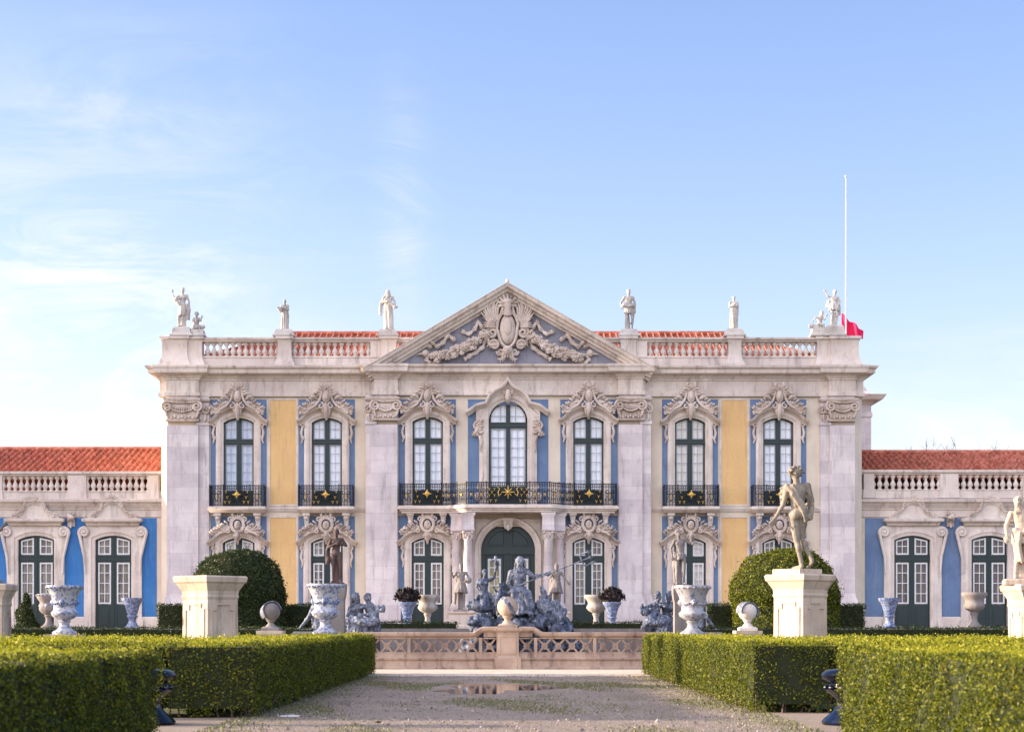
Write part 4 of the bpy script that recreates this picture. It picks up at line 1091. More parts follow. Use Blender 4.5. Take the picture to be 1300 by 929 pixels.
def head_mesh(m, c, n, yaw=0, tilt=0, hair='curls', s=1.0, beard=False, seed=1, roll=0):
    rnd = random.Random(seed)
    Mx = Matrix.Translation(c) @ Euler((tilt,roll,yaw)).to_matrix().to_4x4()
    P = lambda x,y,z: Mx @ Vector((x*s,y*s,z*s))
    E = lambda p,r,**k: m.ell(P(*p), tuple(v*s for v in r), 10, 7, rot=(tilt,roll,yaw))
    E((0,.012,.02),(.077,.095,.1)); E((0,-.02,-.035),(.06,.07,.075)); E((0,-.045,-.085),(.032,.03,.028))
    m.cap(P(0,-.088,.02),P(0,-.112,-.022),.010*s,.016*s,6)                      # nose
    m.cap(P(-.04,-.083,.034),P(.04,-.083,.034),.013*s,.013*s,6)                # brow
    for q in (-1,1):
        E((q*.03,-.078,.012),(.014,.012,.010)); E((q*.038,-.062,-.02),(.022,.02,.02)); E((q*.079,.005,.0),(.012,.022,.03))
    m.cap(P(-.018,-.085,-.05),P(.018,-.085,-.05),.009*s,.009*s,6)
    if hair == 'curls':
        for k in range(46):
            a = rnd.uniform(0,6.283); f = rnd.uniform(-.25,1.5); x,y,z = .09*math.cos(a)*math.cos(f), .02+.105*math.sin(a)*math.cos(f), .04+.105*math.sin(f)
            if y < -.055 and z < .085: continue
            m.ell(P(x,y,z), rnd.uniform(.018,.028)*s, 6,4)
    elif hair == 'bun':
        E((0,.02,.045),(.086,.1,.09)); E((0,.12,.03),(.045,.04,.045))
        for k in range(16): a = k*.39; m.ell(P(.085*math.cos(a), .02+.09*math.sin(a), .075-.02*math.sin(a)), .022*s, 6,4)
    elif hair == 'long':
        E((0,.02,.04),(.09,.105,.1))
        for k in range(14):
            a = rnd.uniform(0,3.14); x,y = .085*math.cos(a), .03+.085*math.sin(a)
            m.cap(P(x,y,.04),P(x*1.35,y*1.1,-.12-rnd.uniform(0,.06)),.025*s,.018*s,6)
    elif hair == 'helmet':
        E((0,.01,.055),(.092,.11,.085)); 
        for k in range(7): a = -.5+k*.42; m.ell(P(0,.02-.1*math.cos(a)*.9,.11+.07*math.sin(a)+.03), .03*s, 6,4)
    elif hair == 'crown':
        E((0,.02,.05),(.086,.1,.085))
        for k in range(12): a=k*.5236; m.cap(P(.07*math.cos(a),.015+.075*math.sin(a),.1),P(.085*math.cos(a),.015+.09*math.sin(a),.165),.014*s,.01*s,6)
    elif hair == 'wide':
        for k in range(60):
            a = rnd.uniform(0,6.283); f = rnd.uniform(-.4,1.45); w_ = 1.22+.25*abs(math.cos(a)); x,y,z = .09*w_*math.cos(a)*math.cos(f), .02+.105*math.sin(a)*math.cos(f), .035+.1*math.sin(f)
            m.ell(P(x,y,z), rnd.uniform(.02,.032)*s, 6,4)
    if beard:
        for k in range(16):
            x = rnd.uniform(-.05,.05); m.cap(P(x,-.07,-.06),P(x*1.5,-.07-rnd.uniform(0,.03),-.14-rnd.uniform(0,.07)),.02*s,.012*s,6)
        for q in (-1,1): m.cap(P(0,-.1,-.035),P(q*.05,-.085,-.07),.013*s,.01*s,6)
def body_mesh(J=None, hair='curls', yaw=0, tilt=0, roll=0, female=False, beard=False, bulk=1.0, seed=1, hands=True, headscale=1.0, legs=True):
    j = {k: Vector(v) for k, v in BASEJ.items()}
    for k, v in (J or {}).items(): j[k] = Vector(v)
    m = MB(); b = bulk
    sw = (j['sr']-j['sl']).normalized(); up = (j['chest']-j['waist']).normalized()
    rz = math.atan2(sw.y, sw.x); hipv = (j['pr']-j['pl']).normalized(); rh = math.atan2(hipv.y, hipv.x)
    lean = math.atan2(-(j['neck']-j['waist']).y, max((j['neck']-j['waist']).z,.05))
    ry = math.atan2((j['neck']-j['waist']).x, max((j['neck']-j['waist']).z,.05))
    rot = (lean, ry, rz)
    m.ell(j['chest'],(.155*b,.105*b,.165),12,8,rot=rot)
    m.ell(j['chest']+up*.08,(.165*b,.09*b,.09),12,7,rot=rot)
    m.ell((j['chest']+j['waist'])/2-up*.02,(.125*b,.092*b,.15),12,8,rot=rot)
    m.ell(j['waist'],(.12*b,.09*b,.12),12,8,rot=rot)
    m.ell(j['pelvis'],(.155*b*(1.06 if female else 1),.112*b,.115),12,8,rot=(0,0,rh))
    nrm = Vector((math.sin(rz),-math.cos(rz),0))        # chest facing direction
    for q in (-1,1):
        side = sw*q
        m.ell(j['pelvis']+side*.065-nrm*.055-Vector((0,0,.03)),(.078*b,.075*b,.085),10,7)
        if female: m.ell(j['chest']+side*.075+nrm*.085+up*.02,.058*b,10,7)
        else: m.ell(j['chest']+side*.07+nrm*.055+up*.05,(.078*b,.05,.055),10,6,rot=rot)
        m.ell(j['chest']+side*.075-nrm*.06+up*.04,(.075*b,.045,.09),10,6,rot=rot)
    m.cap(j['neck']-up*.04, (j['neck']*.4+j['head']*.6), .055*b*headscale**.5, .05*b*headscale**.5)
    for q in (-1,1):
        s_ = j['sl' if q < 0 else 'sr']; e = j['el' if q < 0 else 'er']; h = j['hl' if q < 0 else 'hr']
        m.cap(j['neck']-up*.05+sw*q*.04, s_, .055*b, .055*b); m.ell(s_, .062*b, 10,7)
        m.cap(s_, e, .054*b, .041*b); mid = s_*.45+e*.55; m.ell(mid, .052*b, 8,6)
        m.cap(e, h, .042*b, .027*b); m.ell(e*.7+h*.3, .044*b, 8,6)
        if hands: hand(m, h, e, 1.12)
        if legs:
            p = j['pl' if q < 0 else 'pr']; k_ = j['kl' if q < 0 else 'kr']; a = j['al' if q < 0 else 'ar']; t = j['tl' if q < 0 else 'tr']
            m.cap(p, k_, .09*b, .058*b); m.ell(p*.6+k_*.4, .085*b, 10,7)
            m.ell(k_, .06*b, 8,6); m.cap(k_, a, .055*b, .034*b)
            bk = (a-k_).cross(Vector((1,0,0))).normalized(); bk = bk if bk.y > 0 else -bk
            m.ell(k_*.68+a*.32+bk*.02, (.055*b,.055*b,.085), 8,6); m.ell(a, .04, 8,6)
            m.cap(a-Vector((0,-.02,.04)), t, .036, .026); m.ell(t, (.045,.04,.026), 8,5)
    head_mesh(m, j['head'], j['neck'], yaw, tilt, hair, headscale, beard, seed, roll)
    return m, j
def skirt(m, c0, c1, r0, r1, n=14, w=.05, seed=0, a0=0, a1=6.283, jit=.25):
    """hanging cloth: tapered folds between a waist ring and a hem ring"""
    rnd = random.Random(seed); c0, c1 = Vector(c0), Vector(c1)
    m.loft([[tuple(c0.lerp(c1,t)+Vector((math.cos(a)*(r0[0]+(r1[0]-r0[0])*t)*.9, math.sin(a)*(r0[1]+(r1[1]-r0[1])*t)*.9, 0))) for a in [2*math.pi*k/14 for k in range(14)]] for t in (0,.25,.5,.75,1)]) if a1-a0 > 6 else None
    for k in range(n):
        a = a0+(a1-a0)*k/n+rnd.uniform(-.1,.1); a_ = a+rnd.uniform(-jit,jit)
        p = c0+Vector((math.cos(a)*r0[0], math.sin(a)*r0[1], 0)); q = c1+Vector((math.cos(a_)*r1[0], math.sin(a_)*r1[1], rnd.uniform(-.02,.03)))
        mid = (p+q)/2+Vector((rnd.uniform(-.02,.02),rnd.uniform(-.02,.02),0))
        m.cap(p, mid, w*.6, w*.85, 7); m.cap(mid, q, w*.85, w*rnd.uniform(.7,1.15), 7)
def drape(m, pts, w=.045, n=4, spread=.03, seed=0, sag=0):
    rnd = random.Random(seed); pts = [Vector(p) for p in pts]
    for k in range(n):
        o = Vector((rnd.uniform(-spread,spread),rnd.uniform(-spread,spread),rnd.uniform(-spread,spread)))
        for a,b in zip(pts,pts[1:]): m.cap(a+o, b+o*1.2, w*rnd.uniform(.6,1), w*rnd.uniform(.6,1), 7)
def carve(m, name, mat, parent, vox, rough=.006, scale=.06, smooth=2):
    o = m.build(name, mat, parent, fix=False); return voxel(o, vox, smooth, rough, scale)
def plinth_rock(m, w, d, h, seed=0):
    m.block([(.5,0),(.5,h*.55),(.42,h*.75),(.38,h)], Matrix.Diagonal((w,d,1,1)))
def statue(name, label, cat, loc, rz, sc, mat, J, extras=None, group=None, vox=.02, base=(.62,.5,.16), rough=.006, **kw):
    """root Empty > figure (one continuous carved body) and plinth"""
    root = empty(name, loc, rz, label, cat, group); root.scale = (sc,)*3
    m, j = body_mesh(J, **kw); bz = base[2] if base else 0
    if extras: extras(m, j)
    o = carve(m, 'figure', mat, root, vox, rough); o.location = (0,0,bz-.005)
    if base:
        b = MB(); b.block([(.5,0),(.5,bz*.75),(.46,bz)], Matrix.Diagonal((base[0],base[1],1,1))); b.build('plinth', mat, root)
    return root
# ---- roof line statues -------------------------------------------------------------
RT = PZ4+.06; YS = 80.34
def roof_base(root, pts):
    b = MB(); b.block(pts); return b.build('plinth', WHITEST, root)
def ex_robe(hem=.12, r1=(.27,.22), sd=1, top=1.12):
    def f(m, j): skirt(m, (j['waist'].x,j['waist'].y,top), (j['pelvis'].x*.5,0,hem), (.14,.11), r1, 16, .05, sd)
    return f
def roof_statue(label, px, top, foot, J, extras, **kw):
    h = (foot-top)*80/F/1.72
    root = empty('rooftop_statue', (X(px,YS), YS, RT), kw.pop('rz',0), label, 'statue', 'statues along the palace roof line')
    m, j = body_mesh(J, **kw)
    extras(m, j)
    o = carve(m, 'figure', WHITEST, root, .022, .008); bz = Z(foot,YS)-RT+.0
    o.location = (0,0,bz-.03); o.scale = (h,)*3
    roof_base(root, [(.52,-.01),(.52,.06),(.44,.12),(.40,bz*.8),(.34,bz)])
    return root, bz, h
def e1(m,j):
    skirt(m,(0,0,1.02),(.0,0,.55),(.15,.12),(.2,.16),14,.045,1)
    drape(m,[(.2,-.05,1.0),(.26,-.03,.75),(.24,0,.42)],.05,5,.03,2); drape(m,[(-.16,-.12,1.05),(-.3,-.12,1.18),(-.25,-.1,1.28)],.06,6,.05,3)
    skirt(m,(0,0,.6),(-.05,.04,.1),(.12,.1),(.12,.1),8,.04,4); m.cap(j['hl'],(-.43,-.1,1.65),.02,.03)
r, bz, h = roof_statue('white statue at the left roof corner raising one arm, child seated beside her', 232,365,416,
   dict(sl=(-.18,0,1.39),el=(-.36,-.04,1.27),hl=(-.42,-.08,1.5),er=(.27,0,1.14),hr=(.3,-.03,.9),kl=(-.16,-.1,.52),al=(-.2,.02,.1),tl=(-.25,-.1,.03),chest=(.0,0,1.27)), e1, female=True, hair='crown')
def putto(sc, parent, mat, loc, rz=0, hair='curls', J=None, ex=None, vox=.02, **kw):
    jj = dict(head=(0,-.03,1.05),neck=(0,0,.88),chest=(0,0,.74),waist=(0,0,.58),pelvis=(0,0,.42),sl=(-.16,0,.84),sr=(.16,0,.84),el=(-.22,-.1,.66),er=(.24,-.1,.7),hl=(-.14,-.22,.56),hr=(.3,-.2,.85),
              pl=(-.08,0,.4),pr=(.08,0,.4),kl=(-.14,-.26,.42),kr=(.16,-.24,.4),al=(-.16,-.28,.1),ar=(.2,-.22,.08),tl=(-.18,-.38,.03),tr=(.22,-.32,.03))
    jj.update(J or {})
    m, j = body_mesh(jj, hair=hair, headscale=1.15, bulk=1.08, **kw); m.ell((0,.05,.3),(.22,.2,.16),10,7)
    if ex: ex(m, j)
    o = carve(m, 'figure', mat, parent, vox, .008); o.scale = (sc,)*3; o.location = loc; o.rotation_euler = (0,0,rz); return o
putto(.86, r, WHITEST, (.66,0,bz-.30))
b = MB(); b.block([(.36,0),(.36,.08),(.3,.16),(.27,bz-.12)], T(.72,0,0)); b.cap((.55,-.1,bz+.0),(.98,-.1,bz+.02),.12,.1); b.build('side_plinth', WHITEST, r)
def e2(m,j):
    ex_robe(.1,(.2,.18),3)(m,j); drape(m,[(-.1,-.14,1.2),(-.3,-.2,1.22),(-.2,-.14,1.1)],.06,5,.05,5); drape(m,[(.15,0,1.35),(.22,0,.9),(.2,0,.4)],.05,4,.03,7)
roof_statue('small white draped statue on the balustrade pier left of the red roof', 361.5,380,419,
   dict(el=(-.28,-.1,1.2),hl=(-.32,-.25,1.22),er=(.22,-.06,1.15),hr=(.08,-.2,1.18),tr=(.13,-.17,.03)), e2, female=True, hair='helmet')
def e3(m,j):
    ex_robe(.08,(.19,.17),9,1.15)(m,j); drape(m,[(-.12,.06,1.42),(-.3,.06,1.1),(-.32,.04,.75)],.06,7,.05,5); drape(m,[(-.1,-.08,1.3),(.15,-.1,1.15),(.32,-.12,.98)],.05,5,.04,8)
    m.ell((.3,-.14,.97),(.13,.1,.06),8,5)
roof_statue('white cloaked statue left of the pediment holding a bundle at the hip', 493,367,419,
   dict(el=(-.26,.04,1.18),hl=(-.12,-.16,1.2),er=(.3,0,1.16),hr=(.28,-.18,1.0),head=(-.02,-.02,1.6)), e3, hair='long', beard=True)
def e4(m,j):
    drape(m,[(-.15,-.1,1.1),(0,-.13,1.0),(.16,-.1,1.06)],.055,5,.03,2); drape(m,[(.18,.02,1.1),(.2,.05,.7),(.16,.06,.3)],.055,6,.03,4); skirt(m,(0,0,1.0),(0,0,.72),(.15,.12),(.17,.14),12,.04,6)
    m.cap((-.05,.08,.6),(-.04,.08,.05),.1,.12); m.ell((-.2,-.12,1.03),(.12,.08,.09),8,6)
roof_statue('white statue right of the pediment with one hand at the hip and a basket', 798,367,419,
   dict(el=(-.34,.04,1.15),hl=(-.3,-.12,.98),er=(.28,.02,1.14),hr=(.27,-.02,.88),kr=(.16,-.08,.5),ar=(.15,.0,.09),kl=(-.08,-.03,.5),al=(-.12,.02,.09)), e4, hair='crown')
def e5(m,j):
    ex_robe(.08,(.18,.17),13,1.2)(m,j); drape(m,[(.12,.04,1.35),(.24,.04,1.0),(.2,.04,.6)],.055,5,.03,8); drape(m,[(-.14,-.1,1.2),(.12,-.12,1.22)],.05,4,.03,5)
roof_statue('small white veiled statue on the balustrade pier right of the red roof', 931.5,375,418,
   dict(el=(-.24,-.06,1.16),hl=(-.04,-.2,1.26),er=(.23,-.06,1.14),hr=(.04,-.18,1.18),kr=(.14,-.08,.5)), e5, female=True, hair='bun')
def e6(m,j):
    skirt(m,(0,0,1.12),(0,0,.8),(.15,.13),(.23,.18),14,.05,14); drape(m,[(.2,0,1.2),(.28,.02,.95),(.27,.04,.6)],.05,5,.03,3); m.cap((.02,.1,.55),(.02,.08,.0),.14,.16); drape(m,[(-.25,.05,1.2),(-.3,.05,.95)],.08,5,.04,6)
r, bz, h = roof_statue('white statue at the right roof corner flinging one arm up, children at its feet', 1058.5,368,414,
   dict(el=(-.3,-.05,1.45),hl=(-.4,-.08,1.62),er=(.3,.0,1.18),hr=(.2,-.12,1.0),head=(.05,-.03,1.62),kr=(.15,-.1,.5),kl=(-.06,-.06,.5),al=(-.05,.02,.09),tl=(-.07,-.17,.03)), e6, hair='curls', seed=4)
def gr(m,j):
    for k in range(26): a=k*.7; m.ell((-.35+.2*math.sin(a*1.3),-.1+.1*math.cos(a),.15+.2*abs(math.sin(a*.6))),.1,6,4)
putto(.86, r, WHITEST, (-.66,0,bz-.30), ex=gr, J=dict(head=(.1,-.04,1.02),el=(-.25,-.06,.8),hl=(-.35,-.1,.66)))
b = MB(); b.block([(.42,0),(.42,.08),(.34,.16),(.30,bz-.1)], T(-.72,0,0)); b.build('side_plinth', WHITEST, r)
# ---- flag pole with a lowered flag
fx, fy = X(1074,83), 83.0
root = empty('flagpole', (fx,fy,13.9), label='tall thin white flagpole behind the right roof corner with a red flag hanging low', cat='flagpole')
m = MB(); m.tube([(0,0,0),(0,0,4),(0,0,Z(226,fy)-13.9)],[.045,.035,.022],8); m.ell((0,0,Z(224,fy)-13.9),.06,8,6); m.build('pole', WHITEP, root, smooth=True)
m = MB(); nx, nz = 40, 10; z1_, z0_ = Z(402,fy)-13.9, Z(428,fy)-13.9
P = []
for i in range(nx+1):
    for k in range(nz+1):
        u, v = i/nx, k/nz; x = -.18+u*1.02; top = z1_-.1*u-.62*u**1.3+.35*math.exp(-((u-.02)/.12)**2)*.6; bot = z0_-.1*u
        P.append((x, .09*math.sin(u*15+v*1.8)*(.4+v)+.1*math.sin(u*6+v), bot+(top-bot)*v+.02*math.sin(u*15)))
m.add(P,[(i*(nz+1)+k,(i+1)*(nz+1)+k,(i+1)*(nz+1)+k+1,i*(nz+1)+k+1) for i in range(nx) for k in range(nz)])
f = m.build('flag', FLAG, root, smooth='all', fix=False); s_ = f.modifiers.new('t','SOLIDIFY'); s_.thickness = .01
# ================================================================== GARDEN PIECES
def pedestal(px, py_top, Y, half, rot, label, z0=0, body=None, plinth=True, group=None):
    """square pedestal, corner cut panels, standing on the ground at depth Y"""
    zt = Z(py_top, Y); root = empty('stone_pedestal', (X(px,Y),Y,z0), rot, label, 'pedestal', group); H = zt-z0; h = half
    m = MB(); m.block([(h*1.12,0),(h*1.12,.3),(h*1.05,.36),(h*1.0,.45),(h*.98,H-.62),(h*1.0,H-.6),(h*1.03,H-.55),(h*1.0,H-.5),(h*1.02,H-.4),(h*1.1,H-.32),(h*1.22,H-.2),(h*1.3,H-.16),(h*1.34,H-.04),(h*1.28,H)])
    m.build('pedestal_body', SPAL, root)
    m = MB(); w = h*.78; zb, zt_ = .7, H-.72; c = .14
    for k in range(4):
        Q = Matrix.Rotation(k*math.pi/2,4,'Z') @ Matrix.Translation((0,-h*.985,0))
        P = [(-w,zb),(-w,zt_-c),(-w+c,zt_-c),(-w+c,zt_),(w-c,zt_),(w-c,zt_-c),(w,zt_-c),(w,zb)]
        m.sweep(P,[(0,.02),(0,-.03),(-.05,-.03),(-.06,.02)],closed=True,M=Q)
    m.build('panel_moulding', SPAL, root)
    return root, zt
YP = 45
TANST = stone('mossy_tan_stone','a29789','7f766a','3a342c',.9,None,fine=20,bump=.5)
ped_r, ztr = pedestal(1016, 729, YP, .50, R(41), 'tall square stone pedestal under the bare-backed statue on the right')
ped_l, ztl = pedestal(267, 731, YP, .52, R(49), 'tall empty square stone pedestal in front of the left dome of box')
# statue seen from behind on the right pedestal
def eA(m, j):   # figure local frame: faces -Y; root turned away from the camera
    drape(m,[(.16,.03,1.42),(.08,.12,1.28),(-.02,.135,1.12),(-.1,.14,.98),(-.15,.08,.84)],.032,6,.028,2)
    drape(m,[(.1,.08,1.4),(.02,.13,1.2),(-.1,.14,1.0),(-.17,.06,.86)],.03,5,.03,6)
    drape(m,[(-.16,.03,1.42),(-.2,.05,1.25),(-.24,.03,1.05),(-.19,.08,.86)],.035,6,.03,3)
    drape(m,[(.2,-.05,1.38),(.24,-.1,1.25),(.22,-.12,1.14)],.04,5,.025,5)
    for k in range(24): a=k*.9; m.ell((.235+.035*math.cos(a),-.06+.03*math.sin(a),1.12+.012*k),.02,6,4)
    m.cap((-.12,-.1,.62),(-.16,-.16,.0),.0,.0) if False else None
J = dict(head=(.02,-.0,1.60),neck=(.01,.02,1.45),chest=(0,.01,1.27),waist=(-.01,0,1.09),pelvis=(-.02,.0,.95),
    sr=(.17,.0,1.375),er=(.235,.0,1.1),hr=(.37,-.02,.87), sl=(-.18,.0,1.41),el=(-.27,-.06,1.16),hl=(-.17,-.2,1.08),
    pl=(-.10,0,.93),pr=(.07,0,.92),kr=(.0,-.02,.50),ar=(-.07,.01,.09),tr=(.02,-.16,.03), kl=(-.10,-.12,.52),al=(-.235,.07,.16),tl=(-.2,-.04,.04))
H_ = (722-592)*YP/F
st = empty('garden_statue', (X(1012,YP),YP,ztr), R(183), 'pale stone nude seen from behind with cloth over the shoulders, on the tall right pedestal', 'statue')
m, j = body_mesh(J, hair='wide', yaw=.25, tilt=.1, seed=5, bulk=1.02); eA(m,j)
o = carve(m,'figure', TANST, st, .0115, .0035, .05, 2); o.scale = (H_/1.73,)*3; o.location = (0,0,.13)
b = MB(); b.block([(.46,0),(.46,.12),(.45,.14)], Matrix.Rotation(R(41-183),4,'Z')); b.build('plinth', SPAL, st)
# edge statues of the garden, half out of the frame
YE = 46
pe_r, zte = pedestal(1312, 742, YE, .50, R(8), 'stone pedestal cut by the right edge of the view')
pe_l, ztel = pedestal(-12, 741, YE, .44, R(0), 'weathered stone pedestal cut by the left edge of the view')
def eB(m,j):
    drape(m,[(-.12,-.12,1.02),(.1,-.14,.95),(.2,-.02,1.1)],.05,6,.03,2); drape(m,[(-.05,-.14,.95),(-.08,-.14,.7),(-.02,-.12,.4)],.05,6,.04,3); skirt(m,(0,0,1.0),(0,0,.75),(.16,.13),(.17,.15),12,.04,6); m.cap((.05,.12,.9),(.02,.12,0),.12,.15)
st = statue('garden_statue','sunlit bearded stone statue standing at the far right edge, head bowed','statue',(X(1296,YE),YE,zte),R(-10),(738-632)*YE/F/1.75,SPAL,
   dict(head=(-.06,-.06,1.58),sl=(-.2,0,1.37),el=(-.3,0,1.12),hl=(-.3,-.1,.9),er=(.26,-.04,1.16),hr=(.12,-.2,1.05),kl=(-.08,-.08,.5)), eB, vox=.015, hair='curls', beard=True, base=(.7,.6,.12), bulk=1.08, yaw=-.3, tilt=.2)
def eC(m,j):
    ex_robe(.06,(.24,.2),4)(m,j)
st = statue('garden_statue','dark shaded stone statue at the far left edge, only its side in view','statue',(X(-17,YE),YE,ztel),R(10),(742-650)*YE/F/1.75,GREYST,
   dict(er=(.32,0,1.2),hr=(.4,-.1,1.3)), eC, vox=.018, hair='curls', base=(.7,.6,.1), female=True)
# ---- nude bronze-brown youth and pale lit youth behind the big vases
def small_ped(px, Y, z0, zt, h, mat, label, group=None):
    root = empty('stone_pedestal', (X(px,Y),Y,z0), 0, label, 'pedestal', group)
    m = MB(); H = zt-z0; m.block([(h*1.15,0),(h*1.15,H*.15),(h,H*.22),(h,H*.82),(h*1.1,H*.86),(h*1.2,H*.93),(h*1.2,H)]); m.build('pedestal_body', mat, root); return root
YB = 54
small_ped(427, YB, 0, Z(741,YB), .26, GREYST, 'grey pedestal hidden behind the left big vase, under the dark nude')
small_ped(866, YB, 0, Z(744,YB), .26, GREYST, 'grey pedestal hidden behind the right big vase, under the pale nude')
def eD(m,j):
    drape(m,[(-.2,.05,1.35),(-.3,.05,1.05),(-.3,.03,.75)],.05,6,.035,4); drape(m,[(-.28,.02,.8),(-.3,0,.66)],.07,4,.03,5); m.cap((-.02,.12,.7),(0,.1,0),.09,.11)
statue('garden_statue','dark brown nude youth with one arm across the chest above the left big vase','statue',(X(427,YB),YB,Z(741,YB)),0,(741-671)*YB/F/1.8,BRONZE,
   dict(head=(.0,-.02,1.6),sl=(-.18,0,1.38),el=(-.26,-.06,1.14),hl=(-.02,-.2,1.25),er=(.33,.02,1.2),hr=(.24,-.1,1.22) ,kr=(.14,-.05,.5),sr=(.19,0,1.41)), eD, vox=.018, hair='curls', base=(.5,.45,.05))
def eE(m,j):
    rnd = random.Random(3)
    for k in range(26): m.ell((.36+rnd.uniform(-.06,.06),-.08+rnd.uniform(-.05,.05),1.42+rnd.uniform(-.14,.12)),rnd.uniform(.03,.045),6,4)
    skirt(m,(-.02,0,.98),(-.02,0,.8),(.15,.12),(.17,.14),12,.035,3); drape(m,[(-.16,.04,1.0),(-.2,.08,.6),(-.15,.08,.1)],.05,5,.03,4); m.cap((-.05,.12,.7),(-.05,.1,0),.1,.11)
statue('garden_statue','pale sunlit nude youth holding up a bunch of grapes above the right big vase','statue',(X(864,YB),YB,Z(744,YB)),0,(744-674)*YB/F/1.75,GREYST,
   dict(head=(-.08,-.02,1.6),neck=(-.05,0,1.46),chest=(-.02,0,1.27),sr=(.17,0,1.42),er=(.31,-.05,1.30),hr=(.35,-.1,1.44),sl=(-.2,0,1.38),el=(-.3,.03,1.16),hl=(-.27,-.04,.92),kr=(.1,-.08,.5),kl=(-.11,-.02,.5)), eE, vox=.018, hair='curls', base=(.5,.45,.05), yaw=.5)
# ---- big faience vases on the parterre
def vase(name, kind, mat, label, px, top, foot, Y, group=None, z0=None, sc=None, basebox=True):
    s = (foot-top)*Y/F
    root = empty(name, (X(px,Y),Y,Z(foot,Y)), 0, label, 'vase' if kind != 'urn' else 'urn', group)
    prof = {
     'campana': [(.30,0),(.31,.05),(.22,.09),(.13,.16),(.115,.22),(.14,.25),(.16,.27),(.13,.29),(.22,.33,.05),(.30,.38,.06),(.325,.44,.05),(.31,.47),(.27,.50),(.27,.56),(.29,.66),(.33,.78),(.40,.90),(.44,.94),(.46,.965),(.45,1.0),(.38,1.0),(.34,.93),(.1,.9)],
     'urn': [(.26,0),(.27,.05),(.18,.1),(.12,.17),(.10,.26),(.12,.33),(.16,.36),(.13,.39),(.22,.44,.06),(.30,.52,.07),(.32,.60,.05),(.29,.66),(.27,.70),(.31,.78),(.40,.88),(.42,.95),(.40,1.0),(.36,1.0),(.3,.92),(.05,.9)],
     'bowl': [(.22,0),(.23,.06),(.16,.12),(.1,.2),(.085,.3),(.11,.38),(.14,.42),(.11,.45),(.24,.52,.07),(.31,.6,.07),(.32,.66),(.29,.7),(.27,.75),(.30,.82),(.38,.9),(.40,.96),(.38,1.0),(.3,.97),(.05,.92)],
     'pot': [(.30,0),(.31,.04),(.24,.1),(.17,.18),(.15,.26),(.17,.33),(.24,.4),(.17,.45),(.22,.5),(.26,.62),(.30,.75),(.38,.86),(.44,.92),(.45,1.0),(.38,1.0),(.34,.9),(.05,.88)]}[kind]
    wf = {'campana':.82,'urn':.85,'bowl':.9,'pot':.80}[kind]
    m = MB(); m.lathe([(p[0]*s*wf,p[1]*s)+tuple(p[2:]) for p in prof], 48); m.build('bowl', mat, root, smooth=True)
    if kind in ('campana','urn'):
        m = MB()
        for a in (-math.pi/2, 0.0, math.pi, math.pi/2):
            c, sn = math.cos(a), math.sin(a); r_ = .285*s*.82; Q = Matrix.Translation((c*r_,sn*r_,.66*s)) @ Matrix.Rotation(a+math.pi/2,4,'Z')
            m.ell((0,-.015*s,0),(.05*s,.04*s,.065*s),10,7,M=Q); m.cap(Q@Vector((0,-.05*s,.01*s)),Q@Vector((0,-.065*s,-.015*s)),.01*s,.014*s,6)
            for q_ in (-1,1): m.ell((q_*.02*s,-.05*s,.02*s),(.01*s,.008*s,.007*s),6,4,M=Q)
            m.ell((0,-.04*s,-.035*s),(.022*s,.015*s,.008*s),6,4,M=Q)
            for k in range(10): t=k*.628; m.ell((.058*s*math.cos(t),-.0,.075*s*math.sin(t)+.0),(.016*s,.02*s,.02*s),6,4,M=Q)
        for k in range(4):
            for i in range(9):
                a = -math.pi/2+k*math.pi/2+i/8*math.pi/2; t=i/8*2-1; m.ell((math.cos(a)*.25*s,math.sin(a)*.25*s,(.62+.07*t*t)*s),.02*s,6,4)
        m.lathe([(.34*s,.945*s),(.37*s,.955*s),(.34*s,.965*s)],32)
        for k in range(20): a=k*.31416; m.ell((math.cos(a)*.362*s,math.sin(a)*.362*s,.955*s),.028*s,6,4)
        m.build('relief', FAIB if mat in (FAI,FAIB) else FAIG, root, smooth=True)
    return root, s
def vbase(px, Y, z0, zt, h, label):
    small_ped(px, Y, z0, zt, h, SPAL, label)
for px,top,ft,Y,mt,lb,pl in ((413,741,805,50,FAI,'big blue and white glazed vase in front of the dark nude, left of the fountain','stone block hidden behind the hedge under the left big vase'),
                    (879,743,806,50,FAIG,'big grey-white glazed vase with masks right of the fountain','stone block hidden behind the hedge under the right big vase'),
                    (82,743,805,50,FAI,'big blue and white glazed vase standing alone near the left wing','stone block hidden behind the hedge under the far left vase')):
    vase('glazed_vase','campana',mt,lb,px,top,ft,Y,'big glazed vases in the parterre'); vbase(px,Y,0,Z(ft,Y)+.002,.42,pl)
YT2 = 73
GREYL = stone('weathered_pale_urn_stone','b5ada6','968d86','564e48',.8,None,fine=18)
def tv(name,kind,mat,lb,px,top,ft=797,Y=YT2,group=None):
    r_, s_ = vase(name,kind,mat,lb,px,top,ft,Y,group); r_.location.z = GZ+.01; k_ = (Z(top,Y)-GZ)/s_; r_.scale = (k_,)*3; return r_, s_*k_
gz_ = 'glazed vases before the palace wings'
tv('glazed_vase','pot',FAIB,'blue glazed vase before the left wing, near the corner of the main block',168,759,group=gz_)
tv('glazed_vase','pot',FAIB,'blue glazed vase before the right wing, near the corner of the main block',1129,759,group=gz_)
tv('stone_urn','urn',GREYST,'grey stone urn before the left wing, half hidden by the blue and white vase',62,754)
tv('stone_urn','bowl',GREYST,'grey stone urn before the second door of the right wing',1237,752)
tv('stone_urn','bowl',GREYL,'pale stone urn left of the entrance before the green door',543,755,group='pale stone urns flanking the entrance')
tv('stone_urn','bowl',GREYL,'pale stone urn right of the entrance before the green door',757,755,group='pale stone urns flanking the entrance')
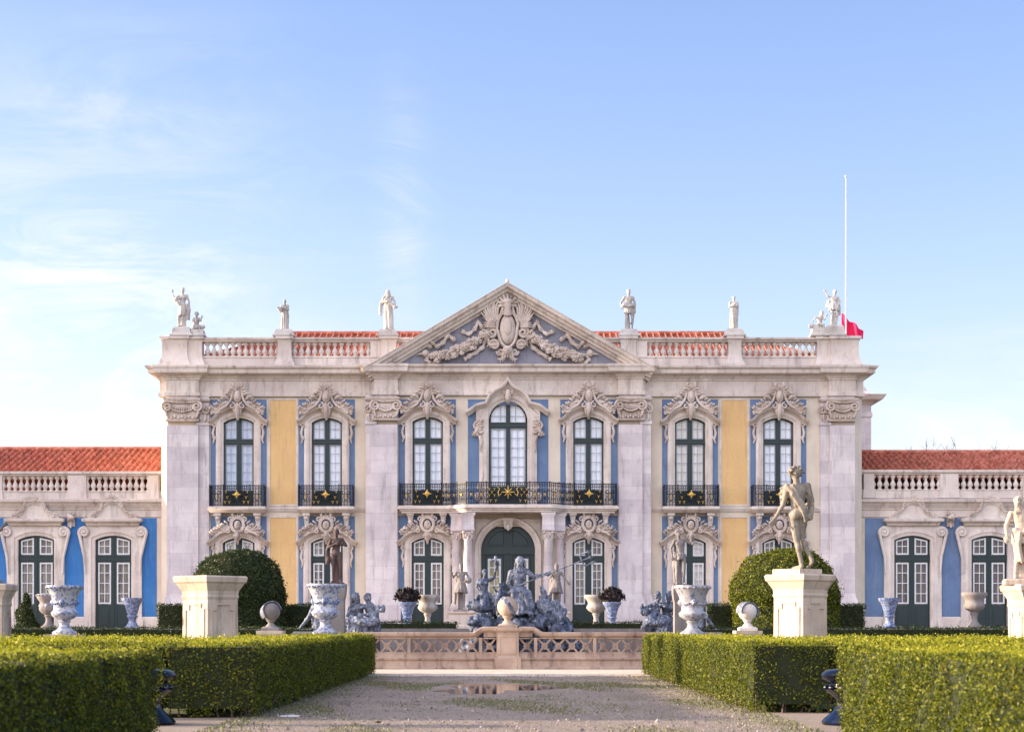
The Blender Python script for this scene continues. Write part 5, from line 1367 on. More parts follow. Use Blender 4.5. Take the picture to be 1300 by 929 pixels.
def dark_pot(px, lb, lb2):
    r_, s_ = tv('glazed_vase','pot',FAIB if px < 645 else FAIB,lb,px,764,Y=72,group='blue vases holding dark plants')
    root = empty('potted_plant', r_.location+Vector((0,0,s_*.86)), 0, lb2, 'plant', 'dark clipped plants in blue vases')
    m = MB(); rnd = random.Random(px)
    for k in range(520):
        a = rnd.uniform(0,6.28); f = rnd.uniform(-.2,1.4); rr = rnd.uniform(.25,.46); c = Vector((rr*math.cos(a)*math.cos(f)*1.05, rr*math.sin(a)*math.cos(f), .3+rr*math.sin(f)*.85))
        q_ = Euler((rnd.uniform(0,6),rnd.uniform(0,6),rnd.uniform(0,6))).to_matrix(); L = rnd.uniform(.07,.12)
        m.add([c+q_@Vector(v) for v in ((-L,0,0),(0,-L*.35,.01),(L,0,0),(0,L*.35,.01))],[(0,1,2,3)])
    m.ell((0,0,.28),(.34,.34,.28),12,8); m.tube([(0,0,0),(0,0,.2)],.05,6)
    m.build('foliage', DARKP, root, fix=False); root.scale = (1.2,1.2,1.1)
DARKP = leafmat('dark_purple_foliage', ['181315','221a1c','2c2120','1c1519'], .02)
dark_pot(517,'blue vase with a dark plant before the left pilaster of the central bay','dark round plant in the blue vase left of the entrance')
dark_pot(777,'blue vase with a dark plant before the right pilaster of the central bay','dark round plant in the blue vase right of the entrance')
# ---- warrior statues before the columns
def eW(m,j):
    skirt(m,(0,0,1.05),(0,0,.66),(.14,.12),(.23,.19),16,.045,2); drape(m,[(-.15,.1,1.38),(-.2,.14,1.0),(-.26,.1,.25)],.05,5,.04,3); m.ell((.0,0,1.16),(.16,.12,.17),10,7)
    m.cap((0,.12,.6),(0,.12,0),.1,.12)
def eWl(m,j):
    eW(m,j); m.ell((.27,-.12,1.12),(.14,.06,.14),12,8); m.ell((.27,-.18,1.12),(.05,.03,.05),8,6)
yy = 76.6
for px,lb,lp,J,ex,hr_ in ((585.5,'grey stone warrior with a round shield before the columns left of the entrance','square white pedestal under the warrior with the round shield',
            dict(er=(.3,0,1.2),hr=(.2,-.14,1.1),el=(-.3,0,1.22),hl=(-.34,-.1,1.32)),eWl,'crown'),
        (706.5,'grey stone warrior in a plumed helmet before the columns right of the entrance','square white pedestal under the warrior in the plumed helmet',
            dict(er=(.3,-.02,1.22),hr=(.42,-.1,1.06),el=(-.24,-.06,1.22),hl=(-.16,-.18,1.36)),eW,'helmet')):
    small_ped(px,yy,GZ,Z(776,yy),.52,TRIM,lp)
    statue('garden_statue',lb,'statue',(X(px,yy),yy,Z(776,yy)),0,(776-716)*yy/F/1.8,GREYST,J,ex,'warrior statues at the entrance',vox=.02,hair=hr_,base=(.6,.5,.08))
# ---- globes with a zodiac band
def globe(px, cyp, r_px, Y, zb, mat, bmat, lb, cat='sundial globe', tilt=(0,.65,0), arc=True, helmet=False):
    r_ = r_px*Y/F; root = empty('globe_sundial', (X(px,Y),Y,zb), 0, lb, cat); zc_ = Z(cyp,Y)-zb
    m = MB(); m.block([(r_*.95,0),(r_*.95,r_*.28),(r_*.7,r_*.42)]); m.lathe([(r_*.62,r_*.40),(r_*.5,r_*.55),(r_*.3,r_*.8),(r_*.34,zc_-r_*1.15),(r_*.52,zc_-r_*.95),(r_*.4,zc_-r_*.8)],20); m.build('foot', mat, root, smooth=True)
    m = MB(); m.ell((0,0,zc_),r_,28,18); m.build('ball', mat, root, smooth='all')
    m = MB(); P = []; 
    for k in range(21):
        a = (-.45+1.3*k/20)*math.pi if not helmet else (-.12+1.2*k/20)*math.pi
        P.append(Vector((r_*1.06*math.cos(a),0,r_*1.06*math.sin(a))))
    Q = Matrix.Translation((0,0,zc_)) @ Matrix.Rotation(tilt[1],4,'Y') @ Matrix.Rotation(tilt[2],4,'Z')
    w_ = r_*(.20 if not helmet else .62)
    L = []
    for p in P:
        d = p.normalized(); L.append([tuple(Q@(p+Vector((0,-w_,0))-d*r_*.1)),tuple(Q@(p+Vector((0,-w_,0)))),tuple(Q@(p+Vector((0,w_,0)))),tuple(Q@(p+Vector((0,w_,0))-d*r_*.1))])
    m.loft(L); m.build('zodiac_band', bmat, root, smooth=True); return root
# ================================================================== FOUNTAIN
YF = 61.5
froot = empty('fountain_balustrade', (0,YF,0), label='pink stone basin wall with pierced lattice and a square pier in its middle', cat='balustrade')
fo = -Vector((0,YF,0))
m = MB(); x0f, x1f = X(430,YF), X(868,YF); zf = lambda py: Z(py,YF)
pierx0, pierx1 = X(630.5,YF), X(658.5,YF)
m.mould(x0f,x1f,YF,YF+.5,[(.14,0),(.14,.06),(.06,.12),(.04,.3),(.05,zf(838)),(.10,zf(837)),(.12,zf(835.5)),(.05,zf(834.5)),(.0,zf(833)),(0,zf(829.5))])
for a in (x0f, ): pass
m.build('basin_wall', BAL, froot).location = fo
m = MB()
def railpath(s):     # top rail with its rise towards the pier
    zl, zh = zf(806.5), zf(799.5); xp = X(CX+s*13.5,YF); x1_ = X(CX+s*30,YF); x2_ = X(CX+s*45,YF); xe = x1f if s > 0 else x0f
    P = [(xe,zl),(x2_,zl)]
    for i in range(1,8): t=i/8; P.append((x2_+(x1_-x2_)*t, zl+(zh-zl)*(3*t*t-2*t**3)))
    P += [(x1_,zh),(xp,zh)]
    return P if s < 0 else P[::-1]
sec = [(.0,YF-.07),(.09,YF-.10),(.13,YF-.06),(.13,YF+.5),(0,YF+.46),(-.08,YF+.4),(-.08,YF+.06)]
for s in (-1,1): m = MB(); m.sweep(railpath(s), sec); m.build('top_rail', BAL, froot).location = fo
# lattice: interlaced diagonal bars with small frames
m = MB(); z0l, z1l = zf(829.5), zf(810)
def lattice(a, b, hi=None):
    n = max(1, round((b-a)/.47)); s_ = (b-a)/n; hz = z1l-z0l
    for i in range(n):
        xa, xb = a+i*s_, a+(i+1)*s_
        for (p,q_,yo) in (((xa,z0l),(xb,z1l),YF+.12),((xa,z1l),(xb,z0l),YF+.14)):
            d = Vector((q_[0]-p[0],q_[1]-p[1])).normalized(); nx_,nz_ = -d.y*.036, d.x*.036
            m.prism([(p[0]+nx_,p[1]+nz_),(q_[0]+nx_,q_[1]+nz_),(q_[0]-nx_,q_[1]-nz_),(p[0]-nx_,p[1]-nz_)], yo, yo+.18)
            m.prism([(p[0]+nx_*.4,p[1]+nz_*.4),(q_[0]+nx_*.4,q_[1]+nz_*.4),(q_[0]-nx_*.4,q_[1]-nz_*.4),(p[0]-nx_*.4,p[1]-nz_*.4)], yo-.02, yo)
            # second, offset pair makes the double diamond
        xm = (xa+xb)/2; zm = (z0l+z1l)/2          # small diamond frame in the heart of each crossing
        m.sweep([(xm-.13,zm),(xm,zm+.14),(xm+.13,zm),(xm,zm-.14)],[(0,YF+.13),(0,YF+.27),(-.045,YF+.27),(-.045,YF+.13)],closed=True)
posts = [X(p,YF) for p in (430,519,563,600,630.5)]; 
runs_ = [(430,517),(521,608),(612,630),(659,678),(682,753),(757,868)]
for a,b in runs_: m = MB(); lattice(X(a,YF)+.02, X(b,YF)-.02); m.build('lattice', BAL, froot).location = fo
m = MB()
for p in (519,610,680,755): m.box(X(p,YF)-.06,X(p,YF)+.06,YF+.02,YF+.4,z0l+.001,zf(806.5)-.07)
for a,b,h0,h1 in ((430,868,z0l-.0,z0l+.06),(430,868,z1l-.02,zf(806.5)-.08)):
    m.box(X(a,YF),pierx0,YF+.06,YF+.36,h0+.002,h1); m.box(pierx1,X(b,YF),YF+.06,YF+.36,h0+.002,h1)
for s in (-1,1):
    xa,xb = sorted((X(CX+s*14,YF),X(CX+s*31,YF))); m.box(xa,xb,YF+.09,YF+.33,zf(806.5)-.05,zf(799.5)-.05)
m.build('frame', BAL, froot).location = fo
m = MB(); cxp = (pierx0+pierx1)/2; hw = (pierx1-pierx0)/2
m.block([(hw+.08,0),(hw+.08,zf(835)),(hw,zf(832)),(hw,zf(803)),(hw+.03,zf(802)),(hw+.12,zf(800)),(hw+.13,zf(797.5)),(hw+.06,zf(797))], Matrix.Translation((cxp,YF+.24,0)) )
Q = Matrix.Translation((cxp,YF+.24-hw,0)); m.sweep([(-hw+.08,zf(830)),(-hw+.08,zf(806)),(hw-.08,zf(806)),(hw-.08,zf(830))],[(0,.02),(0,-.03),(-.05,-.03),(-.06,.02)],closed=True,M=Q)
m.build('pier', BAL, froot).location = fo
for s in (-1,1):   # basin sides running back
    pass
for s,xx in ((-1,x0f),(1,x1f)):
    m = MB(); a,b = sorted((xx,xx+s*.45)); m.box(a,b,YF+.5,YF+5.6,0,zf(806.5)); m.build('side_wall', BAL, froot).location = fo
globe(644.5,770,13.2,YF+.24,zf(797)+.002,BAL,LEADL,'sunlit stone globe with a tilted band on the middle pier of the fountain wall',tilt=(0,R(-32),R(-78)))
# basin water
m = MB(); m.add([(x0f,YF+.5,.5),(x1f,YF+.5,.5),(x1f,YF+5.6,.5),(x0f,YF+5.6,.5)],[(0,1,2,3)])
k = NT('basin_water'); k.col(rgb('20302c')); k.rough(.05); k.bump(k.noise(k.pos(),6,2),.15,.02); WATER = k.m
tag(m.build('fountain_water', WATER, fix=False), kind='structure')
# sculpture group
YN = 64.3; zn = lambda py: Z(py,YN); xn = lambda px: X(px,YN)
g0 = empty('fountain_sculpture', (xn(660),YN,.45), label='grey lead sea god with a trident on rocks among smaller figures in the fountain', cat='sculpture'); go_ = -g0.location
def gp(m, name, mat, vox, rough=.01, scale=.08, parent=None):
    o = carve(m, name, mat, g0, vox, rough, scale); o.location = go_; return o
m = MB(); rnd = random.Random(21)
for k in range(150):
    px = rnd.uniform(600,722); t = abs((px-658)/62); top = 770+20*t**2 if px > 640 else 768+8*t; py = rnd.uniform(top,808)
    r_ = rnd.uniform(.16,.38); m.ell((xn(px),YN+rnd.uniform(-.9,.6)+(py-790)*-.02,zn(py)),(r_,r_*.8,r_*.7),8,6,rot=(rnd.random(),rnd.random(),rnd.random()))
for px in range(600,724,5): m.ell((xn(px),YN,.7),(.6,.9,.6),8,6)
gp(m,'rocks',LEAD,.045,.16,.22)
def posed(sc, P): return None
# main figure, local frame scaled to 1.75 m man; seated, larger than life
def placed(m, s, loc, rz=0):
    Q = Matrix.Translation(loc) @ Matrix.Rotation(rz,4,'Z') @ Matrix.Scale(s,4); m.v = [tuple(Q@Vector(v)) for v in m.v]; return m
s_ = 1.62
J = dict(head=(.02,-.06,.93),neck=(.0,.0,.78),chest=(-.01,.0,.6),waist=(-.01,.0,.42),pelvis=(0,0,.28),sl=(-.19,0,.70),sr=(.19,0,.73),el=(-.26,-.02,.46),hl=(-.16,-.22,.3),er=(.34,-.08,.60),hr=(.60,-.14,.66),
   pl=(-.09,-.02,.27),pr=(.10,-.02,.27),kl=(-.14,-.36,.24),kr=(.14,-.38,.16),al=(-.16,-.34,-.12),ar=(.24,-.42,-.2),tl=(-.18,-.46,-.2),tr=(.3,-.52,-.26))
m, j = body_mesh(J, hair='long', beard=True, bulk=1.18, seed=7, headscale=1.1, tilt=.1)
drape(m,[(-.2,-.2,.25),(0,-.25,.28),(.2,-.15,.2),(.26,-.3,-.1)],.06,8,.05,4); skirt(m,(0,-.1,.25),(.04,-.3,-.25),(.17,.15),(.28,.2),16,.06,8)
placed(m, s_, (xn(659),YN-.2,zn(765))); gp(m,'sea_god',LEADL,.024,.012,.07)
m = MB(); a = Vector((xn(650),YN-.9,zn(747))); b = Vector((xn(738),YN-.5,zn(712)))
m.tube([a,b],.022,8); d = (b-a).normalized(); nrm = Vector((-d.z,0,d.x))
for t in (-1,0,1):
    p = b+nrm*t*.0; q1 = b+d*.08+nrm*t*.24; q2 = b+d*.36+nrm*t*.22
    if t: m.tube([p,b+d*.0+nrm*t*.2,q1,q2],[.03,.03,.035,.03],6)
    else: m.tube([p,q2],[.03,.03],6)
    m.tube([q2-d*.05+nrm*.07,q2+d*.12,q2-d*.05-nrm*.07],[.012,.035,.012],6)
o = m.build('trident', LEADL, g0, smooth=True); o.location = go_
# sea nymph with a child on her arm (left)
J = dict(head=(.02,-.04,.86),neck=(.0,.0,.72),chest=(-.02,.0,.55),waist=(-.02,0,.38),pelvis=(0,0,.24),sl=(-.17,0,.66),sr=(.17,0,.66),el=(-.24,-.04,.42),hl=(-.12,-.22,.3),er=(.3,-.06,.72),hr=(.34,-.1,.95),
   pl=(-.09,0,.22),pr=(.09,0,.22),kl=(-.2,-.3,.15),kr=(.24,-.26,.12),al=(-.3,-.1,-.1),ar=(.3,-.2,-.2),tl=(-.34,-.2,-.15),tr=(.35,-.28,-.25))
m, j = body_mesh(J, hair='bun', female=True, seed=9, yaw=.6, tilt=.15)
skirt(m,(0,-.08,.24),(.0,-.1,-.12),(.18,.16),(.34,.28),18,.06,5); m.ell((.36,-.1,1.05),(.07,.07,.09),8,6); m.cap((.36,-.1,1.12),(.33,-.12,1.3),.06,.04); m.ell((.34,-.1,1.34),.055,8,6)
m.cap((.3,-.1,1.2),(.2,-.14,1.3),.025,.02); m.cap((.4,-.1,1.2),(.48,-.12,1.1),.025,.02)
placed(m,1.25,(xn(615),YN-.3,zn(764))); gp(m,'sea_nymph',LEAD,.026,.008,.06)
m = MB(); m.ell((xn(611),YN-.4,zn(769)),(.52,.45,.26),14,8,rot=(.1,.15,0))
for k in range(9): a=k*.5-.4; m.cap((xn(611)+.1*math.cos(a),YN-.6,zn(772)+.05*math.sin(a)),(xn(611)+.5*math.cos(a)*1.05,YN-.62,zn(769)+.26*math.sin(a)),.03,.06)
gp(m,'scallop_shell',LEAD,.03,.008,.1)
# triton children between
def child(px, py, sc, rz, J=None, ex=None, sd=3, mat=LEAD, name='sea_child'):
    jj = dict(head=(0,-.03,1.05),neck=(0,0,.88),chest=(0,0,.74),waist=(0,0,.58),pelvis=(0,0,.42),sl=(-.16,0,.84),sr=(.16,0,.84),el=(-.3,-.1,.86),er=(.3,-.1,.72),hl=(-.4,-.22,.96),hr=(.4,-.2,.6),
              pl=(-.08,0,.4),pr=(.08,0,.4),kl=(-.14,-.26,.36),kr=(.16,-.24,.34),al=(-.16,-.28,.0),ar=(.2,-.22,.0),tl=(-.18,-.38,-.05),tr=(.22,-.32,-.05)); jj.update(J or {})
    m, j = body_mesh(jj, hair='curls', headscale=1.15, bulk=1.1, seed=sd)
    if ex: ex(m,j)
    placed(m, sc, (xn(px),YN-.5,zn(py)), rz); gp(m,name,mat,.028,.01,.06)
child(637,778,.95,.4,dict(head=(-.12,-.1,1.0),neck=(-.06,-.02,.86),hr=(.5,-.3,.75),er=(.3,-.2,.72)),lambda m,j: (drape(m,[(-.2,-.1,.8),(-.3,-.15,.5),(-.2,-.2,.2)],.08,8,.08,3), m.cap((.0,.1,.9),(.15,.12,1.2),.09,.03)))
child(622,790,.6,-.3,None,None,5)
m = MB(); rnd = random.Random(5)                        # dolphin head and waves to the right
P = [(690,768),(686,758),(688,750),(694,745)]
m.tube([(xn(a),YN-.5,zn(b)) for a,b in ((700,785),(694,774),(688,768),(684,762))],[.3,.32,.26,.16],10)
m.tube([(xn(a),YN-.4,zn(b)) for a,b in ((686,768),(690,757),(689,748),(685,742))],[.2,.14,.1,.03],8)
m.tube([(xn(a),YN-.4,zn(b)) for a,b in ((692,768),(697,760),(700,752))],[.18,.1,.03],8)
for k in range(30): px=rnd.uniform(676,712); m.ell((xn(px),YN-.5+rnd.uniform(-.3,.2),zn(rnd.uniform(768,800))),rnd.uniform(.1,.24),6,4,rot=(rnd.random()*3,)*3)
gp(m,'dolphin',LEADL,.03,.08,.14)
# ---- seated lead groups either side of the fountain
def pair_group(px, foot, Y, sc, rz, label, mir=1, seed=1, mat=LEAD, lean=False):
    root = empty('garden_sculpture', (X(px,Y),Y,Z(foot,Y)), rz, label, 'sculpture')
    w=mir
    J = dict(head=(-.05*w,-.1,.93),neck=(-.03*w,-.03,.79),chest=(-.02*w,0,.62),waist=(0,.02,.44),pelvis=(0,.02,.3),sl=(-.18,0,.72),sr=(.18,0,.72),el=(-.26,-.1,.5),hl=(-.1,-.3,.45),er=(.28,-.08,.5),hr=(.14,-.32,.5),
       pl=(-.09,0,.28),pr=(.09,0,.28),kl=(-.2,-.38,.33),kr=(.2,-.38,.3),al=(-.2,-.34,.02),ar=(.26,-.36,.0),tl=(-.22,-.46,0),tr=(.3,-.46,0))
    m, j = body_mesh(J, hair='long', female=True, seed=seed, tilt=.25, yaw=.3*w)
    skirt(m,(0,-.1,.34),(0,-.15,.0),(.2,.22),(.36,.34),20,.06,seed); drape(m,[(-.3*w,-.2,.3),(-.4*w,-.1,.15),(-.35*w,0,.05)],.09,6,.06,seed)
    # child leaning on her, cloth and a shell-like basket filling the lap
    h2 = Vector((.24*w,-.12,.90)); head_mesh(m,h2,None,-.7*w,.3,'curls',.95,seed=seed+2)
    m.ell((.28*w,-.06,.68),(.12,.11,.17),10,7); m.cap((.26*w,-.1,.76),(.05*w,-.2,.68),.045,.035); m.cap((.36*w,-.08,.74),(.5*w,-.16,.66),.045,.035)
    drape(m,[(.3*w,-.05,.6),(.42*w,-.12,.4),(.5*w,-.2,.15)],.09,8,.07,seed+1); m.cap((.30*w,-.16,.5),(.44*w,-.34,.42),.09,.06)
    rr_ = random.Random(seed)
    for k_ in range(16): m.ell((.52*w+rr_.uniform(-.13,.13),-.2+rr_.uniform(-.1,.1),.58+rr_.uniform(-.1,.14)),rr_.uniform(.04,.075),6,4)
    for k_ in range(30):
        a_ = rr_.uniform(0,6.28); q_ = rr_.uniform(.2,.46); m.ell((q_*math.cos(a_)*1.1,q_*math.sin(a_)*.8,rr_.uniform(.04,.26)),(rr_.uniform(.07,.13),)*3,7,5)
    m.cap((-.28*w,-.3,.32),(.45*w,-.36,.34),.1,.12); m.ell((.2*w,-.36,.3),(.32,.16,.1),10,6,rot=(0,.15*w,0))
    m.ell((0,0,.03),(.5,.4,.08),14,6); m.ell((.1*w,0,.18),(.36,.28,.2),12,7)
    o = carve(m,'figure',mat,root,.018,.022,.05); o.scale=(sc,)*3
    b = MB(); b.block([(.4*sc*1.25,-Z(foot,Y)+.01),(.4*sc*1.25,-.12),(.40*sc*1.2,.0),(.36*sc,.03)]); b.build('base',GREYST,root)
    return root
pair_group(456,804,56.6-4.0,1.16,0,'grey lead seated woman with a child, just left of the fountain wall',1,4,LEADL) if False else None
YG = 62.6
def grp(px,top,foot,label,mir,seed,mat): return pair_group(px,foot,YG,(foot-top)*YG/F/1.08,0,label,mir,seed,mat)
grp(455,751,806,'grey lead seated woman with a child, just left of the fountain',1,4,LEADL)
grp(847,749,805,'grey lead seated figures embracing, just right of the fountain',-1,8,LEAD)
def striding(px,foot,top,label,mir,Y=62.5):
    root = empty('garden_sculpture', (X(px,Y),Y,Z(foot,Y)), 0, label, 'sculpture'); w=mir
    J = dict(head=(.45*w,-.05,1.12),neck=(.36*w,0,1.02),chest=(.27*w,0,.9),waist=(.16*w,0,.76),pelvis=(.05*w,0,.64),sl=(.3*w-.12,-.1,.98),sr=(.3*w+.12,.1,.98),el=(.36*w-.1,-.2,.75),hl=(.5*w,-.25,.6),er=(.5*w,.1,.8),hr=(.6*w,-.1,.66),
       pl=(.04*w-.07,-.02,.62),pr=(.04*w+.07,.02,.62),kl=(-.16*w,-.1,.36),kr=(.22*w,-.08,.34),al=(-.42*w,-.02,.06),ar=(.2*w,.05,.06),tl=(-.5*w,-.12,.03),tr=(.3*w,-.08,.03))
    m, j = body_mesh(J, hair='curls', seed=3)
    skirt(m,(.1*w,0,.72),(.22*w,0,.08),(.14,.14),(.28,.2),14,.06,5); m.ell((.45*w,0,.25),(.28,.22,.28),10,7); m.ell((.1*w,0,.02),(.6,.35,.05),12,5)
    o = carve(m,'figure',LEADL,root,.022,.012,.05); s_ = (foot-top)*Y/F/1.2; o.scale=(s_,)*3
    b = MB(); b.block([(.55*s_,-Z(foot,Y)+.01),(.55*s_,-.08),(.5*s_,.0)]); b.build('base',GREYST,root)
striding(401,801,741,'grey lead figures bending forward behind the left big vase',1)
striding(889,802,744,'grey lead figures leaning forward behind the right big vase',-1)
# globes on the parterre
for px,lb,tl,hm in ((344,'grey stone globe with a dark band on a foot before the left dome of box',(0,-.5,R(25)),True),(949,'pale stone globe with a hood-like band on a foot before the right dome of box',(0,.1,R(20)),True)):
    Y=56; r_=globe(px,776,11.8,Y,Z(800,Y),GREYST if px<645 else TRIM,LEADL,lb,tilt=tl,helmet=hm); small_ped(px,Y,0,Z(800,Y)-.002,.36,SPAL,('low stone block under the left parterre globe' if px<645 else 'low stone block under the right parterre globe'))
# dark glossy urns in the cross walk
for px,lb in ((188,'dark glossy cobalt urn peeping out from behind the near left hedge'),(1078,'dark glossy cobalt urn peeping out from behind the near right hedge')):
    Y=27.3; root = empty('glazed_urn',(X(px,Y),Y,0),0,lb,'urn','dark glossy urns in the cross walk')
    m = MB(); m.lathe([(.42,0),(.44,.05),(.40,.1),(.28,.2),(.2,.3),(.19,.4,.05),(.25,.46,.05),(.36,.56,.06),(.34,.62),(.30,.66),(.33,.7),(.43,.74),(.45,.80),(.42,.84),(.36,.88),(.2,.9),(.05,.9)],40); m.build('bowl',COB,root,smooth=True)
    m = MB(); m.lathe([(.1,.9),(.12,.93),(.06,.97),(.02,1.0)],12)
    m.lathe([(.33,.59),(.375,.6),(.33,.61)],24)
    for k in range(12): a=k*.5236; m.ell((.37*math.cos(a),.37*math.sin(a),.6),.045,6,4)
    m.build('relief',COB,root,smooth=True)
# ================================================================== HEDGES AND TOPIARY
rng = np.random.default_rng(5)
def np_mesh(name, V, nq, mat, parent=None, k=4):
    me = bpy.data.meshes.new(name); n = len(V)
    me.vertices.add(n); me.vertices.foreach_set('co', V.astype('f').reshape(-1))
    me.loops.add(nq*k); me.loops.foreach_set('vertex_index', np.arange(nq*k, dtype='i'))
    me.polygons.add(nq); me.polygons.foreach_set('loop_start', np.arange(nq, dtype='i')*k)
    me.update(calc_edges=True); me.materials.append(mat)
    o = bpy.data.objects.new(name, me); col.objects.link(o)
    if parent: o.parent = parent
    return o
def lump(P, s):
    """cheap smooth pseudo-noise for the hedge surface"""
    return (np.sin(P[:,0]*s*1.7+P[:,2]*s*1.1+1.3)*np.sin(P[:,1]*s*1.3+P[:,2]*s*2.1)+np.sin(P[:,0]*s*3.1+P[:,1]*s*2.7)*np.sin(P[:,2]*s*3.7+1)*.6)*.6
def leaf_quads(P, N, size, lift=.5, asp=.5):
    n = len(P); d = rng.normal(size=(n,3)); d = d-(d*N).sum(1)[:,None]*N*(1-lift)+N*lift*rng.uniform(.2,1.4,(n,1)); d /= np.linalg.norm(d,axis=1)[:,None]
    s = np.cross(d, rng.normal(size=(n,3))); s /= np.linalg.norm(s,axis=1)[:,None]
    L = (size*rng.uniform(.6,1.3,(n,1))); up = np.cross(d,s)*L*.12
    V = np.stack([P-d*L*.5, P+s*L*asp*.5+up, P+d*L*.5, P-s*L*asp*.5+up],1)
    return V.reshape(-1,3)
def face_pts(org, u, v, nrm, dens, bulge=.05):
    org,u,v,nrm = map(lambda a: np.array(a,float),(org,u,v,nrm)); A = np.linalg.norm(np.cross(u,v)); n = int(A*dens)
    a = rng.random((n,1)); b = rng.random((n,1)); P = org+u*a+v*b; P = P+nrm*(lump(P,1.1)*bulge*1.2+lump(P*np.array([1,1,.4]),4.5)*bulge*1.1+rng.normal(0,.032,n)-.015)[:,None]
    return P, np.repeat(nrm[None],n,0)
def hedge(label, boxes, dens, dtop, size, group=None, mat=None, faces=('f','in','l','r','t'), name='box_hedge', cat='hedge', ledge=.03):
    """boxes: (x0,x1,y0,y1,z0,z1, faces, side density factor)"""
    bx = boxes[0]; loc = Vector(((bx[0]+bx[1])/2, (bx[2]+bx[3])/2, bx[4])); root = empty(name, loc, 0, label, cat, group)
    Ps, Ns, S = [], [], []
    core = MB()
    for (x0_,x1_,y0_,y1_,z0_,z1_,fc) in boxes:
        i = .055; core.box(x0_+i,x1_-i,y0_+i,y1_-i,z0_+(.16 if mat is None else 0),z1_-i)
        if mat is None and x1_-x0_ > .8: core.box(x0_+.32,x1_-.32,y0_+.32,y1_-.32,z0_,z0_+.159)
        h = z1_-z0_
        for f in fc:
            if f == 't': P,N = face_pts((x0_,y0_,z1_),(x1_-x0_,0,0),(0,y1_-y0_,0),(0,0,1),dtop,.04)
            if f == 'f': P,N = face_pts((x0_,y0_,z0_+.03),(x1_-x0_,0,0),(0,0,h),(0,-1,0),dens)
            if f == 'b': P,N = face_pts((x0_,y1_,z0_+.03),(x1_-x0_,0,0),(0,0,h),(0,1,0),dens*.3)
            if f == 'l': P,N = face_pts((x0_,y0_,z0_+.03),(0,y1_-y0_,0),(0,0,h),(-1,0,0),dens)
            if f == 'r': P,N = face_pts((x1_,y0_,z0_+.03),(0,y1_-y0_,0),(0,0,h),(1,0,0),dens)
            Ps.append(P); Ns.append(N)
        # shoots standing above the clipped top
        P,N = face_pts((x0_,y0_,z1_+.02),(x1_-x0_,0,0),(0,y1_-y0_,0),(0,0,1),dtop*.12,.05); P[:,2] += rng.uniform(0,.045,len(P)); Ps.append(P); Ns.append(N)
    P = np.concatenate(Ps); N = np.concatenate(Ns)
    side = N[:,2] < .5
    if mat is None:      # the clipped top sags and swells, its arrises are worn round
        for (x0_,x1_,y0_,y1_,z0_,z1_,fc) in boxes:
            inb = (P[:,0]>x0_-.15)&(P[:,0]<x1_+.15)&(P[:,1]>y0_-.15)&(P[:,1]<y1_+.15)
            e = np.minimum(np.minimum(P[:,0]-x0_,x1_-P[:,0]),np.minimum(P[:,1]-y0_,y1_-P[:,1]))
            P[:,2] -= np.where(inb & ~side, np.clip(.10-e,0,.16)*.45, 0)
            hi = np.clip((P[:,2]-(z1_-.12))/.12,0,1.3)*.05*(inb & side)
            P[:,:2] -= N[:,:2]*hi[:,None]
        P[:,2] += (np.sin(P[:,1]*.9)*.018+np.sin(P[:,0]*1.3+P[:,1]*2.1)*.014)*(P[:,2]>.5)
    gap = lump(P+3.1,3.3)+lump(P,9)*.7+rng.normal(0,.25,len(P)) < -.85
    zfoot = bx[4]+.10+.09*np.sin(P[:,0]*5+P[:,1]*4.3)+rng.normal(0,.06,len(P))
    foot = side & (P[:,2] < zfoot) if mat is None else np.zeros(len(P),bool)
    keep = ~((gap & side) | foot | (gap & ~side & (rng.random(len(P))<.5)))
    P, N = P[keep], N[keep]
    tp = N[:,2] > .5
    if mat is None and tp.any():
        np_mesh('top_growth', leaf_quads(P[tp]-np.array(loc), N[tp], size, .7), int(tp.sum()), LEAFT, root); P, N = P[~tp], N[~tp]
    # round the clipped edges a little and thin out the skirt
    if len(P): np_mesh('foliage', leaf_quads(P-np.array(loc), N, size), len(P), mat or LEAF, root)
    c = core.build('inner_twigs', TWIG, root); c.location = -loc
    if mat is None and any(q in bx[6] for q in 'lr'):
        st_ = MB(); rs = random.Random(4)
        for (x0_,x1_,y0_,y1_,z0_,z1_,fc) in boxes:
            for f in fc:
                L_s = (y1_-y0_) if f in 'lr' else (x1_-x0_)
                if f == 't': continue
                for _ in range(int(L_s*5)):
                    u = rs.random()*L_s; dd_ = rs.uniform(.04,.3)
                    p = {'l':(x0_+dd_,y0_+u),'r':(x1_-dd_,y0_+u),'f':(x0_+u,y0_+dd_),'b':(x0_+u,y1_-dd_)}[f]
                    st_.tube([(p[0]+rs.gauss(0,.02),p[1]+rs.gauss(0,.02),z0_),(p[0],p[1],z0_+.12),(p[0]+rs.gauss(0,.06),p[1]+rs.gauss(0,.06),z0_+.34)],[.02,.014,.01],4)
        s2 = st_.build('stems', BARK, root, fix=False); s2.location = -loc; tag(s2, kind='stuff')
    return root
HXL, HXR = -4.37, 4.42; HH = 1.27
NEARD, SZN = 1500, .05
L_ = [hedge('clipped hedge nearest the camera on the left, its path side in shade',
        [(-11.5,HXL,6.0,21.2,0,HH+.02,'rt')], 2600, 560, 0.041),
      hedge('clipped hedge nearest the camera on the right, its path side sunlit',
        [(HXR,11.5,6.0,22.8,0,HH+.02,'lt')], 2600, 560, 0.041)]
hedge('long left path hedge beyond the cross walk, dark shaded side running to the fountain',
      [(-5.9,HXL,29.2,55.8,0,HH,'rtf'),(-19,-5.9,29.2,30.9,0,HH,'ft')], 1350, 560, .049)
hedge('long right path hedge beyond the cross walk, sunlit side running to the fountain',
      [(HXR,5.9,30.9,55.8,0,HH,'ltf'),(5.9,19,30.9,32.5,0,HH,'ft')], 1350, 560, .049)
k_ = 0
